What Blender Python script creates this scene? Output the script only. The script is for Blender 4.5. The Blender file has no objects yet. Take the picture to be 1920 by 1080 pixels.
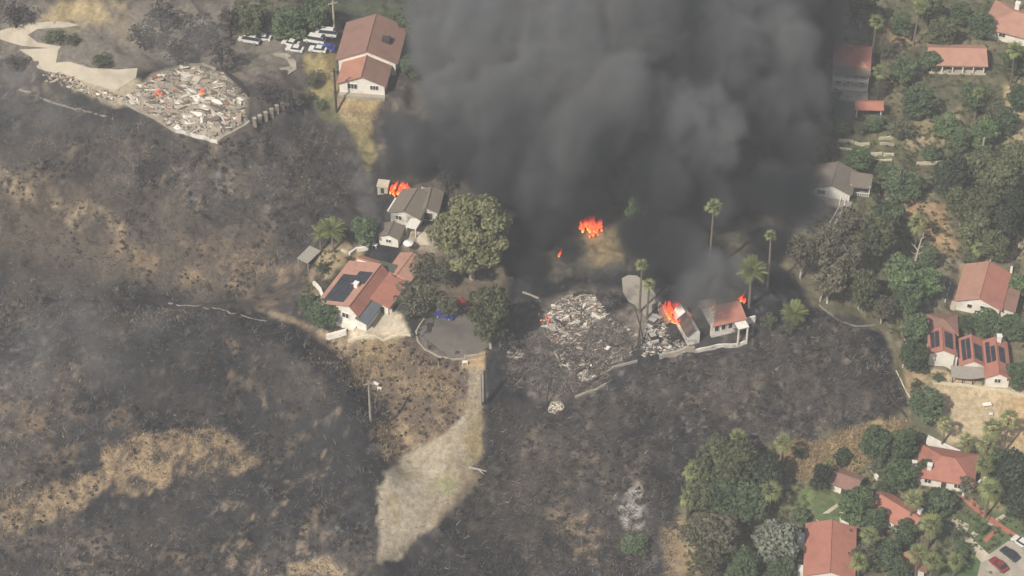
import bpy, bmesh, math, random
import numpy as np
from mathutils import Vector, Matrix, geometry

rnd = random.Random(7)
nrg = np.random.default_rng(7)
scene = bpy.context.scene
COL = scene.collection
R = math.radians

# ------------------------------------------------------------------ camera, sky, sun, exposure
PITCH = R(42.0); DIST = 550.0; F = 4591.0
CAM = np.array([0.0, -DIST*math.cos(PITCH), DIST*math.sin(PITCH)])
cam = bpy.data.cameras.new('camera'); camo = bpy.data.objects.new('camera', cam); COL.objects.link(camo)
camo.location = CAM; camo.rotation_euler = (math.pi/2-PITCH, 0, 0)
cam.sensor_width = 36; cam.lens = 36*F/1920; cam.clip_start = 1; cam.clip_end = 6000
scene.camera = camo

SUN_EL, SUN_AZ = 47.0, 38.0          # azimuth of the shadow: degrees to the right of "away from the camera"
w = bpy.data.worlds.new('World'); scene.world = w; w.use_nodes = True
nt = w.node_tree; nt.nodes.clear()
sky = nt.nodes.new('ShaderNodeTexSky'); sky.sky_type = 'NISHITA'; sky.sun_disc = False
sky.sun_elevation = R(SUN_EL); sky.sun_rotation = R(180+SUN_AZ); sky.air_density = 1.0; sky.dust_density = 3.0
bg = nt.nodes.new('ShaderNodeBackground'); bg.inputs[1].default_value = 0.066
wo = nt.nodes.new('ShaderNodeOutputWorld')
nt.links.new(sky.outputs[0], bg.inputs[0]); nt.links.new(bg.outputs[0], wo.inputs[0])
sl = bpy.data.lights.new('sun', 'SUN'); sl.energy = 4.0; sl.angle = R(0.6); sl.color = (1.0, 0.93, 0.82)
so = bpy.data.objects.new('sun', sl); COL.objects.link(so)
d = Vector((math.sin(R(SUN_AZ))*math.cos(R(SUN_EL)), math.cos(R(SUN_AZ))*math.cos(R(SUN_EL)), -math.sin(R(SUN_EL))))
so.rotation_euler = d.to_track_quat('-Z', 'Y').to_euler(); so.location = (-100, -150, 250)

scene.view_settings.view_transform = 'Standard'; scene.view_settings.look = 'None'
scene.view_settings.exposure = 0.42; scene.view_settings.gamma = 1.0
scene.render.filter_size = 2.0
cy = scene.cycles
cy.use_denoising = True
cy.max_bounces = 5; cy.diffuse_bounces = 2; cy.glossy_bounces = 2; cy.transparent_max_bounces = 8
cy.volume_bounces = 1; cy.volume_step_rate = 1.0; cy.volume_max_steps = 256
cy.sample_clamp_indirect = 4.0

# ------------------------------------------------------------------ projection helpers (photo pixels, 1920 x 1080)
cp, sp_ = math.cos(PITCH), math.sin(PITCH)
RX = np.array([1.0, 0, 0]); FW = np.array([0, cp, -sp_]); UP = np.array([0, sp_, cp])
def ray(u, v):
    dd = FW + RX*((u-960)/F) + UP*((540-v)/F)
    return dd
def P(u, v, z):
    dd = ray(u, v); t = (z-CAM[2])/dd[2]
    return CAM + dd*t
def proj(x, y, z):
    dx, dy, dz = x-CAM[0], y-CAM[1], z-CAM[2]
    dep = dy*FW[1]+dz*FW[2]
    return 960+F*dx/dep, 540-F*(dy*UP[1]+dz*UP[2])/dep

# ------------------------------------------------------------------ noise
def make_noise(seed, n=256):
    g = np.random.default_rng(seed).random((n, n))
    def f(x, y, scale):
        x = np.asarray(x)/scale; y = np.asarray(y)/scale
        xi = np.floor(x).astype(int); yi = np.floor(y).astype(int)
        fx = x-xi; fy = y-yi
        fx = fx*fx*(3-2*fx); fy = fy*fy*(3-2*fy)
        a = g[xi % n, yi % n]; b = g[(xi+1) % n, yi % n]; c = g[xi % n, (yi+1) % n]; e = g[(xi+1) % n, (yi+1) % n]
        return (a*(1-fx)+b*fx)*(1-fy)+(c*(1-fx)+e*fx)*fy
    return f
N1, N2, N3, N4 = (make_noise(s) for s in (11, 22, 33, 44))
def fbm(f, x, y, scale, octv=4, gain=0.5):
    t = 0; a = 1; s = 0
    for i in range(octv):
        t = t + a*f(np.asarray(x)*(1 if i % 2 == 0 else .966)+(0 if i % 2 == 0 else .259)*np.asarray(y)+i*17.3,
                    np.asarray(y)*(1 if i % 2 == 0 else .966)-(0 if i % 2 == 0 else .259)*np.asarray(x)-i*9.1, scale); s += a
        a *= gain; scale *= 0.5
    return t/s
def sstep(a, b, x):
    t = np.clip((x-a)/(b-a), 0, 1); return t*t*(3-2*t)

# ------------------------------------------------------------------ terrain heights: (u, v, z) seen in the photograph
CTRL = [
 # top strip, the far hill
 (0,0,16),(200,0,17),(400,0,15),(560,10,12),(800,0,10),(1000,0,4),(1200,0,-2),(1400,0,-6),(1560,0,-9),(1750,0,-10),(1920,0,-11),
 # upper left terrace with the ruin
 (0,60,13),(90,110,11),(230,60,13),(210,150,9.5),(300,190,9),(350,130,9.5),(420,250,8),(460,180,9),(540,110,10),
 # house with the tile roof
 (640,60,9.5),(690,150,8.5),(740,90,8.5),(680,250,4),(620,230,5),
 # back slope on the left
 (60,180,7),(300,280,4),(500,280,4),(0,300,2),(200,350,-1),(400,380,-1),(600,330,2),(0,430,-6),(180,470,-8),(350,480,-7),(500,430,-3.5),(560,520,-4),(640,400,0),
 # gully between the slopes
 (0,520,-15),(150,550,-18),(320,556,-15.5),(440,562,-10),
 # foreground spur: crest
 (330,588,-6.5),(420,592,-4.0),(200,590,-9.5),(80,575,-12),(510,600,-2.6),(560,622,-1.8),(620,668,-1.6),(665,715,-2.4),(697,780,-4),(714,850,-6.5),(716,900,-9),(708,960,-12),(700,1040,-15),
 # beyond the crest
 (566,592,-4.0),(618,632,-5.0),(668,668,-7.0),(708,718,-9.3),(732,775,-11.5),(750,840,-12.8),(746,890,-13.6),(730,1000,-17),
 # spur body
 (0,620,-13),(0,740,-12),(150,630,-8.5),(300,640,-5.5),(450,650,-3.6),(570,710,-5),(300,745,-10),(440,745,-9.5),(600,820,-9.5),(660,900,-13),(520,800,-10.5),(0,850,-15),(150,780,-13),(230,835,-11.5),(300,815,-8.8),(390,808,-8.2),(460,838,-9.5),(300,790,-12),(390,784,-12),(480,880,-13.5),(350,905,-15.5),(200,925,-17),(0,980,-20),(200,1040,-21),(400,1030,-18),(550,960,-14),(600,1060,-18),
 # central plateau
 (560,480,-2),(620,540,-1.5),(680,570,-1.5),(720,480,-0.5),(780,400,0.5),(740,620,-2),(850,620,-1.5),(900,560,-1),(830,660,-2.5),(880,470,0),(950,640,-1.5),(1080,600,-0.5),(1180,540,0),(1100,440,1),(1000,500,0.2),(1210,610,-1),(1330,610,-1.5),(1420,600,-2.5),(1000,300,3),(1250,400,1),
 # brown slope and tan spur
 (800,690,-5),(745,700,-6.8),(850,740,-6.5),(790,790,-9.0),(885,690,-3.5),(890,760,-6),(850,850,-9),(785,900,-11.6),(750,980,-14.8),(724,1045,-17.5),
 # burnt slope on the right
 (930,720,-6),(1000,660,-3),(1050,760,-8.5),(1160,690,-4.5),(1300,665,-5),(1450,650,-7),(1550,620,-8.5),(950,850,-14),(1100,850,-15.5),(1250,800,-14),(1400,760,-14),(1560,740,-15.5),(1680,700,-16.5),(900,960,-20),(1050,980,-24),(1200,930,-22.5),(1350,880,-20.5),(1500,850,-20.5),(820,1050,-22),(1000,1070,-28),(1200,1070,-29),
 # right side, lower neighbourhood
 (1620,560,-11),(1700,600,-14),(1640,460,-10),(1560,400,-7),(1500,440,-4),(1750,450,-14),(1850,540,-18),(1760,680,-18.5),(1850,700,-19.5),(1820,760,-21),(1700,830,-22.5),(1560,880,-23.5),(1780,890,-24.5),(1660,960,-26),(1550,1040,-27.5),(1400,1040,-29),(1750,1050,-28),(1900,950,-26),(1900,1070,-28.5),(1900,820,-23),(1900,400,-16),(1800,300,-13),(1600,330,-9),(1650,200,-10),(1580,130,-8.5),(1750,130,-11),(1900,150,-13),(1450,330,-3),(1450,520,-4),
]
pts = np.array([P(u, v, z) for u, v, z in CTRL])
ext = [(-330,-330,-35),(0,-330,-45),(330,-330,-45),(-330,0,-8),(330,0,-25),(-330,330,45),(0,330,30),(330,330,5),
       (-800,-800,-60),(800,-800,-60),(-800,800,90),(800,800,20),(0,900,60),(0,-900,-60),(-900,0,0),(900,0,-30)]
pts = np.vstack([pts, np.array(ext, float)])
CQ = 6.0
def phi(r2): return -np.sqrt(r2+CQ*CQ)
D2 = ((pts[:, None, :2]-pts[None, :, :2])**2).sum(-1)
NP_ = len(pts); A = np.ones((NP_+1, NP_+1)); A[NP_, NP_] = 0; A[:NP_, :NP_] = phi(D2)+np.eye(NP_)*0.5
SOL = np.linalg.solve(A, np.append(pts[:, 2], 0)); WGT, zm = SOL[:NP_], SOL[NP_]
def rbf(x, y):
    x = np.asarray(x, float); sh = x.shape; x = x.ravel(); y = np.asarray(y, float).ravel()
    out = np.empty(len(x))
    for i in range(0, len(x), 20000):
        dx = x[i:i+20000, None]-pts[None, :, 0]; dy = y[i:i+20000, None]-pts[None, :, 1]
        out[i:i+20000] = phi(dx*dx+dy*dy)@WGT
    return (out+zm).reshape(sh)

FINE = 0.62
fx = np.arange(-150, 150.01, FINE); fy = np.arange(-122, 168.01, FINE)
def grow(start, sign, n=26):
    o = []; s = FINE; p = start
    for i in range(n):
        s *= 1.27; p += sign*s; o.append(p)
    return o
gx = np.array(sorted(grow(fx[0], -1))+list(fx)+grow(fx[-1], 1)); gy = np.array(sorted(grow(fy[0], -1))+list(fy)+grow(fy[-1], 1))
# coarse RBF then bilinear to the fine grid
cx = np.arange(-156, 157, 2.4); cyy = np.arange(-128, 175, 2.4)
CX, CYY = np.meshgrid(cx, cyy, indexing='ij')
CZ = rbf(CX, CYY)
def cubic_sample(Z, ax, ay, x, y):
    tx = np.clip((x-ax[0])/(ax[1]-ax[0]), 0, len(ax)-1.001); ty = np.clip((y-ay[0])/(ay[1]-ay[0]), 0, len(ay)-1.001)
    i = tx.astype(int); j = ty.astype(int); a = tx-i; b = ty-j
    return (Z[i, j]*(1-a)+Z[i+1, j]*a)*(1-b)+(Z[i, j+1]*(1-a)+Z[i+1, j+1]*a)*b
GX, GY = np.meshgrid(gx, gy, indexing='ij')
inside = (GX > -155) & (GX < 155) & (GY > -127) & (GY < 173)
GZ = np.empty_like(GX)
GZ[inside] = cubic_sample(CZ, cx, cyy, GX[inside], GY[inside])
GZ[~inside] = rbf(GX[~inside], GY[~inside])
BASE = GZ.copy()
UU, VV = proj(GX, GY, GZ)

def poly_mask(poly, feather, warp=0.0, scale=6.0, U=None, V=None, X=None, Y=None):
    """soft membership of the terrain vertices in an area outlined on the ground"""
    U = UU if U is None else U; V = VV if V is None else V
    X = GX if X is None else X; Y = GY if Y is None else Y
    p = np.array(poly, float); pad = feather+warp+4
    sel = (U > p[:, 0].min()-pad) & (U < p[:, 0].max()+pad) & (V > p[:, 1].min()-pad) & (V < p[:, 1].max()+pad)
    out = np.zeros(U.shape)
    u = U[sel]; v = V[sel]
    if len(u) == 0: return out
    dmin = np.full(u.shape, 1e9); ins = np.zeros(u.shape, bool)
    for k in range(len(p)):
        a = p[k]; b = p[(k+1) % len(p)]; e = b-a; L = e@e+1e-9
        t = np.clip(((u-a[0])*e[0]+(v-a[1])*e[1])/L, 0, 1)
        dmin = np.minimum(dmin, np.hypot(u-a[0]-t*e[0], v-a[1]-t*e[1]))
        c = ((a[1] > v) != (b[1] > v)); 
        xx = a[0]+(v-a[1])/(b[1]-a[1]+1e-12)*e[0]
        ins ^= c & (u < xx)
    sd = np.where(ins, dmin, -dmin)
    if warp: sd = sd+(fbm(N3, X[sel], Y[sel], scale, 3)-0.5)*2*warp+(fbm(N1, X[sel], Y[sel], 2.0, 2, .7)-0.5)*1.3*warp
    out[sel] = sstep(-feather, feather, sd)
    return out

# areas that are flat and tidy: less relief
FLAT = {
 'cul': [(782,625),(800,600),(850,585),(905,590),(935,620),(925,645),(890,668),(840,672),(800,660)],
 'solar': [(585,500),(640,450),(760,430),(775,640),(650,650),(600,600)],
 'ruinA': [(70,130),(200,100),(300,120),(350,115),(430,130),(470,185),(465,235),(405,270),(330,248),(225,200),(80,150)],
 'path': [(890,680),(908,700),(905,850),(880,900),(830,960),(750,1040),(712,1052),(705,960),(705,910),(740,870),(800,830),(860,790),(875,740),(868,680)],
 'lots': [(1000,560),(1180,520),(1400,570),(1400,630),(1200,650),(1060,660)],
 'right': [(1700,480),(1920,480),(1920,1080),(1490,1080),(1500,960),(1620,880),(1700,800),(1730,720)],
 'topdrive': [(0,50),(110,40),(200,70),(260,130),(110,130),(0,100)],
 'top1': [(560,60),(640,20),(760,20),(760,180),(640,180)],
}
rough = np.ones_like(GX)
for k, p in FLAT.items(): rough *= 1-0.88*poly_mask(p, 14)
fade = sstep(260, 160, np.hypot(GX, GY-25))
rel = (fbm(N1, GX, GY, 16, 3)-.5)*3.0+(fbm(N2, GX, GY, 4.5, 4)-.5)*1.7
rel += -np.abs(fbm(N4, GX*0.8+GY*0.35, GY*0.5-GX*.2, 9, 3)-.5)*3.4+0.4
rel += -np.abs(fbm(N3, GX*0.9-GY*0.25, GY*0.45+GX*.15, 28, 3)-.5)*11.0*sstep(20, -60, GX)+.6     # ravines on the left hill
rel += np.maximum(fbm(N1, GX+90, GY, 2.4, 2)-.55, 0)*3.0                                          # brush mounds
GZ = GZ+rel*rough*fade

PADS = []      # building pads, levelled into the ground below
class HF:
    pass
def hz(x, y):
    x = np.atleast_1d(np.asarray(x, float)); y = np.atleast_1d(np.asarray(y, float))
    i = np.clip(np.searchsorted(gx, x)-1, 0, len(gx)-2); j = np.clip(np.searchsorted(gy, y)-1, 0, len(gy)-2)
    a = (x-gx[i])/(gx[i+1]-gx[i]); b = (y-gy[j])/(gy[j+1]-gy[j])
    return (GZ[i, j]*(1-a)+GZ[i+1, j]*a)*(1-b)+(GZ[i, j+1]*(1-a)+GZ[i+1, j+1]*a)*b
def H(x, y): return float(hz(x, y)[0])
def G(u, v, off=0.0):
    """ground point whose spot 'off' metres above it is seen at photo pixel (u, v)"""
    dd = ray(u, v)
    t = np.linspace(380, 760, 1500)
    q = CAM[None, :]+t[:, None]*dd[None, :]
    s = q[:, 2]-off-hz(q[:, 0], q[:, 1])
    k = np.argmax(s < 0)
    if s[k] >= 0: k = len(t)-1
    k = max(k, 1)
    f = s[k-1]/(s[k-1]-s[k]+1e-9)
    tt = t[k-1]+(t[k]-t[k-1])*f
    q = CAM+tt*dd
    return Vector((q[0], q[1], H(q[0], q[1])))
def pad(c, yaw, x0, x1, y0, y1, z, m=3.0):
    cs, sn = math.cos(yaw), math.sin(yaw)
    lx = (GX-c[0])*cs+(GY-c[1])*sn; ly = -(GX-c[0])*sn+(GY-c[1])*cs
    dx = np.maximum(np.maximum(x0-lx, lx-x1), 0); dy = np.maximum(np.maximum(y0-ly, ly-y1), 0)
    k = 1-sstep(0.3, m, np.hypot(dx, dy))
    GZ[:] = GZ*(1-k)+(z-0.05)*k

# ------------------------------------------------------------------ materials
MAT = {}
def principled(name, color=(.5,.5,.5), rough=0.9, spec=0.2):
    m = bpy.data.materials.new(name); m.use_nodes = True
    b = m.node_tree.nodes['Principled BSDF']
    b.inputs['Base Color'].default_value = (*color, 1); b.inputs['Roughness'].default_value = rough
    b.inputs['Specular IOR Level'].default_value = spec
    MAT[name] = m
    return m, m.node_tree, b
def node(nt, t, **kw):
    n = nt.nodes.new(t)
    for k, v in kw.items(): setattr(n, k, v)
    return n
def surf(name, c1, c2, scale=1.0, rough=0.9, spec=0.15, detail=4, rand=0.0, bump=0.0, stain=None, stain_scale=0.25, lo=.3, hi=.7):
    """two-tone worn surface in object space, with per-object variation"""
    m, nt, b = principled(name, c1, rough, spec)
    L = nt.links.new
    tc = node(nt, 'ShaderNodeTexCoord')
    oi = node(nt, 'ShaderNodeObjectInfo')
    add = node(nt, 'ShaderNodeVectorMath', operation='ADD')
    mulr = node(nt, 'ShaderNodeVectorMath', operation='SCALE'); mulr.inputs[3].default_value = 53.0
    cmb = node(nt, 'ShaderNodeCombineXYZ'); L(oi.outputs['Random'], cmb.inputs[0]); L(oi.outputs['Random'], cmb.inputs[1])
    L(cmb.outputs[0], mulr.inputs[0]); L(tc.outputs['Object'], add.inputs[0]); L(mulr.outputs[0], add.inputs[1])
    nz = node(nt, 'ShaderNodeTexNoise'); nz.inputs['Scale'].default_value = scale; nz.inputs['Detail'].default_value = detail
    nz.inputs['Roughness'].default_value = 0.65
    L(add.outputs[0], nz.inputs['Vector'])
    mr = node(nt, 'ShaderNodeMapRange'); mr.inputs[1].default_value = lo; mr.inputs[2].default_value = hi
    L(nz.outputs[0], mr.inputs[0])
    mx = node(nt, 'ShaderNodeMix', data_type='RGBA'); L(mr.outputs[0], mx.inputs[0])
    mx.inputs[6].default_value = (*c1, 1); mx.inputs[7].default_value = (*c2, 1)
    out = mx.outputs[2]
    if stain:
        n2 = node(nt, 'ShaderNodeTexNoise'); n2.inputs['Scale'].default_value = stain_scale; n2.inputs['Detail'].default_value = 5
        L(add.outputs[0], n2.inputs['Vector'])
        m2 = node(nt, 'ShaderNodeMapRange'); m2.inputs[1].default_value = .5; m2.inputs[2].default_value = .75; L(n2.outputs[0], m2.inputs[0])
        mx2 = node(nt, 'ShaderNodeMix', data_type='RGBA'); L(m2.outputs[0], mx2.inputs[0]); L(out, mx2.inputs[6]); mx2.inputs[7].default_value = (*stain, 1)
        out = mx2.outputs[2]
    if rand:
        mm = node(nt, 'ShaderNodeMapRange'); mm.inputs[3].default_value = 1-rand; mm.inputs[4].default_value = 1+rand
        L(oi.outputs['Random'], mm.inputs[0])
        sc = node(nt, 'ShaderNodeVectorMath', operation='SCALE'); L(out, sc.inputs[0]); L(mm.outputs[0], sc.inputs[3]); out = sc.outputs[0]
    L(out, b.inputs['Base Color'])
    if bump:
        bp = node(nt, 'ShaderNodeBump'); bp.inputs['Strength'].default_value = bump; bp.inputs['Distance'].default_value = 0.15
        L(nz.outputs[0], bp.inputs['Height']); L(bp.outputs[0], b.inputs['Normal'])
    return m

def tile_roof(name, c1, c2, dark):
    """barrel-tile roof: bands of tile courses, mottled clay, old dark tiles"""
    m = surf(name, c1, c2, scale=.9, rough=.88, detail=6, rand=.06, stain=dark, stain_scale=.35)
    nt = m.node_tree; L = nt.links.new; b = nt.nodes['Principled BSDF']
    tc = [n for n in nt.nodes if n.type == 'TEX_COORD'][0]
    wv = node(nt, 'ShaderNodeTexWave', bands_direction='Y'); wv.inputs['Scale'].default_value = .95; wv.inputs['Distortion'].default_value = .6
    wx = node(nt, 'ShaderNodeTexWave', bands_direction='X'); wx.inputs['Scale'].default_value = .95; wx.inputs['Distortion'].default_value = .6
    L(tc.outputs['Object'], wv.inputs['Vector']); L(tc.outputs['Object'], wx.inputs['Vector'])
    mx = node(nt, 'ShaderNodeMath', operation='MAXIMUM'); L(wv.outputs[1], mx.inputs[0]); L(wx.outputs[1], mx.inputs[1])
    bp = node(nt, 'ShaderNodeBump'); bp.inputs['Strength'].default_value = .5; bp.inputs['Distance'].default_value = .08
    L(mx.outputs[0], bp.inputs['Height']); L(bp.outputs[0], b.inputs['Normal'])
    return m
tile_roof('tile_red', (.43,.19,.14), (.37,.155,.115), (.30,.14,.105))
tile_roof('tile_pink', (.46,.255,.19), (.40,.215,.16), (.33,.19,.145))
tile_roof('tile_brown', (.29,.17,.135), (.245,.14,.112), (.20,.125,.10))
tile_roof('tile_orange', (.42,.21,.145), (.37,.18,.125), (.31,.16,.115))
surf('roof_grey', (.20,.17,.135), (.155,.132,.108), 1.2, rand=.05)
surf('roof_slate', (.13,.15,.165), (.10,.115,.13), 1.2)
surf('roof_olive', (.10,.115,.085), (.075,.085,.065), 1.2)
surf('stucco', (.80,.77,.69), (.70,.66,.58), .7, stain=(.55,.51,.44), stain_scale=.5)
surf('stucco_sooty', (.74,.70,.62), (.55,.51,.45), .7, stain=(.16,.14,.13), stain_scale=.35)
surf('white_paint', (.78,.76,.70), (.66,.64,.58), 1.5, rand=.08)
surf('cream', (.62,.56,.42), (.50,.45,.34), 1.2, rand=.1)
surf('concrete', (.40,.36,.29), (.31,.28,.225), .35, stain=(.24,.21,.17), stain_scale=.22)
surf('concrete_sooty', (.33,.30,.25), (.25,.23,.195), .35, stain=(.12,.11,.10), stain_scale=.3)
surf('concrete_pale', (.52,.46,.36), (.42,.37,.29), .35, stain=(.34,.29,.22), stain_scale=.22)
surf('asphalt', (.14,.125,.11), (.10,.092,.083), .5, stain=(.07,.065,.06), stain_scale=.18)
surf('paver_red', (.40,.15,.11), (.32,.12,.09), 1.5)
surf('wood_dark', (.085,.06,.045), (.05,.038,.03), 3)
surf('wood_grey', (.34,.31,.27), (.25,.225,.195), 2)
surf('wood_pale', (.5,.44,.34), (.38,.33,.25), 2)
surf('charred', (.030,.028,.027), (.055,.05,.047), 2, rand=.3)
surf('bark', (.22,.17,.125), (.13,.10,.075), 2.5, rand=.2)
surf('bark_pale', (.50,.45,.37), (.34,.30,.25), 2.5, rand=.15)
surf('palm_trunk', (.20,.165,.13), (.13,.108,.085), 3, rand=.2)
surf('palm_skirt', (.26,.19,.115), (.17,.125,.08), 3, rand=.15)
principled('glass', (.03,.036,.042), .15, .5)
surf('solar', (.028,.034,.046), (.04,.048,.06), 2.0, rough=.35, spec=.4, rand=.15)
surf('tyre', (.02,.02,.02), (.03,.03,.03), 2)
principled('chrome', (.5,.5,.5), .3, .5)
for nm, c in (('car_white', (.72,.71,.67)), ('car_blue', (.03,.05,.32)), ('car_red', (.27,.04,.035)), ('car_silver', (.36,.37,.38)), ('car_burnt', (.42,.39,.36)), ('car_dark', (.04,.045,.055))):
    surf(nm, c, tuple(x*.85 for x in c), 1.2, rough=.4, spec=.45)
surf('cloth_blue', (.03,.05,.30), (.05,.07,.36), 1)
surf('charred_roof', (.06,.05,.045), (.16,.10,.08), .8, stain=(.03,.028,.027))

def palette_mat(name, stops, noise=1.2):
    m, nt, b = principled(name, (.5,.5,.5), .95, .1); L = nt.links.new
    oi = node(nt, 'ShaderNodeObjectInfo'); cr = node(nt, 'ShaderNodeValToRGB'); cr.color_ramp.interpolation = 'CONSTANT'
    el = cr.color_ramp.elements
    while len(el) < len(stops): el.new(.5)
    for e, (p, c) in zip(el, stops): e.position = p; e.color = (*c, 1)
    L(oi.outputs['Random'], cr.inputs[0])
    tc = node(nt, 'ShaderNodeTexCoord'); nz = node(nt, 'ShaderNodeTexNoise'); nz.inputs['Scale'].default_value = noise; nz.inputs['Detail'].default_value = 4
    L(tc.outputs['Object'], nz.inputs['Vector'])
    mm = node(nt, 'ShaderNodeMapRange'); mm.inputs[3].default_value = .55; mm.inputs[4].default_value = 1.3; L(nz.outputs[0], mm.inputs[0])
    sc = node(nt, 'ShaderNodeVectorMath', operation='SCALE'); L(cr.outputs[0], sc.inputs[0]); L(mm.outputs[0], sc.inputs[3]); L(sc.outputs[0], b.inputs['Base Color'])
    return m
palette_mat('debris', [(0,(.62,.57,.49)),(.30,(.42,.37,.30)),(.46,(.36,.29,.22)),(.62,(.17,.15,.13)),(.80,(.76,.72,.64)),(.90,(.27,.15,.10)),(.94,(.26,.23,.20))])

def vcol_mat(name, attr='Col', rough=.95, grain=None, rand=0.0, translucent=0.0):
    """colour stored on the mesh times a fine grain"""
    m, nt, b = principled(name, (.5,.5,.5), rough, .1); L = nt.links.new
    at = node(nt, 'ShaderNodeAttribute', attribute_name=attr); out = at.outputs['Color']
    if grain:
        tc = node(nt, 'ShaderNodeTexCoord')
        nz = node(nt, 'ShaderNodeTexNoise'); nz.inputs['Scale'].default_value = grain; nz.inputs['Detail'].default_value = 5; nz.inputs['Roughness'].default_value = .7
        L(tc.outputs['Object'], nz.inputs['Vector'])
        mm = node(nt, 'ShaderNodeMapRange'); mm.inputs[1].default_value = .3; mm.inputs[2].default_value = .7; mm.inputs[3].default_value = .62; mm.inputs[4].default_value = 1.38; L(nz.outputs[0], mm.inputs[0])
        sc = node(nt, 'ShaderNodeVectorMath', operation='SCALE'); L(out, sc.inputs[0]); L(mm.outputs[0], sc.inputs[3]); out = sc.outputs[0]
        bp = node(nt, 'ShaderNodeBump'); bp.inputs['Strength'].default_value = .6; bp.inputs['Distance'].default_value = .35
        L(nz.outputs[0], bp.inputs['Height']); L(bp.outputs[0], b.inputs['Normal'])
    if rand:
        oi = node(nt, 'ShaderNodeObjectInfo'); mm = node(nt, 'ShaderNodeMapRange'); mm.inputs[3].default_value = 1-rand; mm.inputs[4].default_value = 1+rand
        L(oi.outputs['Random'], mm.inputs[0])
        sc = node(nt, 'ShaderNodeVectorMath', operation='SCALE'); L(out, sc.inputs[0]); L(mm.outputs[0], sc.inputs[3]); out = sc.outputs[0]
    L(out, b.inputs['Base Color'])
    if translucent:
        tr = node(nt, 'ShaderNodeBsdfTranslucent'); L(out, tr.inputs[0])
        ms = node(nt, 'ShaderNodeMixShader'); ms.inputs[0].default_value = translucent
        L(b.outputs[0], ms.inputs[1]); L(tr.outputs[0], ms.inputs[2]); L(ms.outputs[0], nt.nodes['Material Output'].inputs[0])
    return m
vcol_mat('terrain', grain=.9)
vcol_mat('foliage', rand=.28, translucent=.22)
vcol_mat('scrub')

def flame_mat():
    m = bpy.data.materials.new('flame'); m.use_nodes = True; nt = m.node_tree; nt.nodes.clear(); L = nt.links.new
    tc = node(nt, 'ShaderNodeTexCoord'); nz = node(nt, 'ShaderNodeTexNoise'); nz.inputs['Scale'].default_value = 1.5; nz.inputs['Detail'].default_value = 4
    L(tc.outputs['Object'], nz.inputs['Vector'])
    sep = node(nt, 'ShaderNodeSeparateXYZ'); L(tc.outputs['Generated'], sep.inputs[0])
    ma = node(nt, 'ShaderNodeMath', operation='MULTIPLY_ADD'); ma.inputs[1].default_value = .9; L(nz.outputs[0], ma.inputs[0]); L(sep.outputs[2], ma.inputs[2])
    cr = node(nt, 'ShaderNodeValToRGB'); el = cr.color_ramp.elements
    el[0].position = .42; el[0].color = (1, .55, .15, 1); el[1].position = 1.0; el[1].color = (.70, .045, .02, 1)
    e = el.new(.74); e.color = (1, .115, .024, 1)
    L(ma.outputs[0], cr.inputs[0])
    em = node(nt, 'ShaderNodeEmission'); em.inputs[1].default_value = 2.0; L(cr.outputs[0], em.inputs[0])
    tp = node(nt, 'ShaderNodeBsdfTransparent'); ms = node(nt, 'ShaderNodeMixShader')
    n2 = node(nt, 'ShaderNodeTexNoise'); n2.inputs['Scale'].default_value = 1.1; n2.inputs['Detail'].default_value = 3; L(tc.outputs['Object'], n2.inputs['Vector'])
    a2 = node(nt, 'ShaderNodeMath', operation='MULTIPLY_ADD'); a2.inputs[1].default_value = -.55; L(sep.outputs[2], a2.inputs[0]); L(n2.outputs[0], a2.inputs[2])
    mm = node(nt, 'ShaderNodeMapRange'); mm.inputs[1].default_value = .0; mm.inputs[2].default_value = .5; L(a2.outputs[0], mm.inputs[0])
    L(mm.outputs[0], ms.inputs[0]); L(tp.outputs[0], ms.inputs[1]); L(em.outputs[0], ms.inputs[2])
    o = node(nt, 'ShaderNodeOutputMaterial'); L(ms.outputs[0], o.inputs[0])
    MAT['flame'] = m
flame_mat()

# ------------------------------------------------------------------ object helpers
def tag(o, label=None, cat=None, group=None, kind=None):
    if label: o['label'] = label
    if cat: o['category'] = cat
    if group: o['group'] = group
    if kind: o['kind'] = kind
    return o
def link(name, me, parent=None, mat=None):
    if mat is not None and len(me.materials) == 0: me.materials.append(MAT[mat])
    o = bpy.data.objects.new(name, me); COL.objects.link(o)
    if parent is not None: o.parent = parent
    return o
def empty(name, loc, rz=0.0):
    o = bpy.data.objects.new(name, None); COL.objects.link(o); o.location = loc; o.rotation_euler = (0, 0, rz); o.empty_display_size = .5
    return o
def mesh(verts, faces, name='m'):
    me = bpy.data.meshes.new(name); me.from_pydata([tuple(v) for v in verts], [], faces); me.update(); return me
def fast_mesh(V, Fq, col=None, name='m', smooth=False):
    """numpy mesh: V (n,3), Fq (m,k) all faces alike, col per vertex (n,3)"""
    me = bpy.data.meshes.new(name); n = len(V); m, k = Fq.shape
    me.vertices.add(n); me.vertices.foreach_set('co', np.asarray(V, np.float32).ravel())
    me.loops.add(m*k); me.loops.foreach_set('vertex_index', Fq.astype(np.int32).ravel())
    me.polygons.add(m); me.polygons.foreach_set('loop_start', np.arange(0, m*k, k, dtype=np.int32))
    me.polygons.foreach_set('use_smooth', np.full(m, smooth))
    me.update(calc_edges=True)
    if col is not None:
        a = me.color_attributes.new('Col', 'FLOAT_COLOR', 'POINT')
        c = np.ones((n, 4), np.float32); c[:, :3] = col; a.data.foreach_set('color', c.ravel())
    return me
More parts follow.
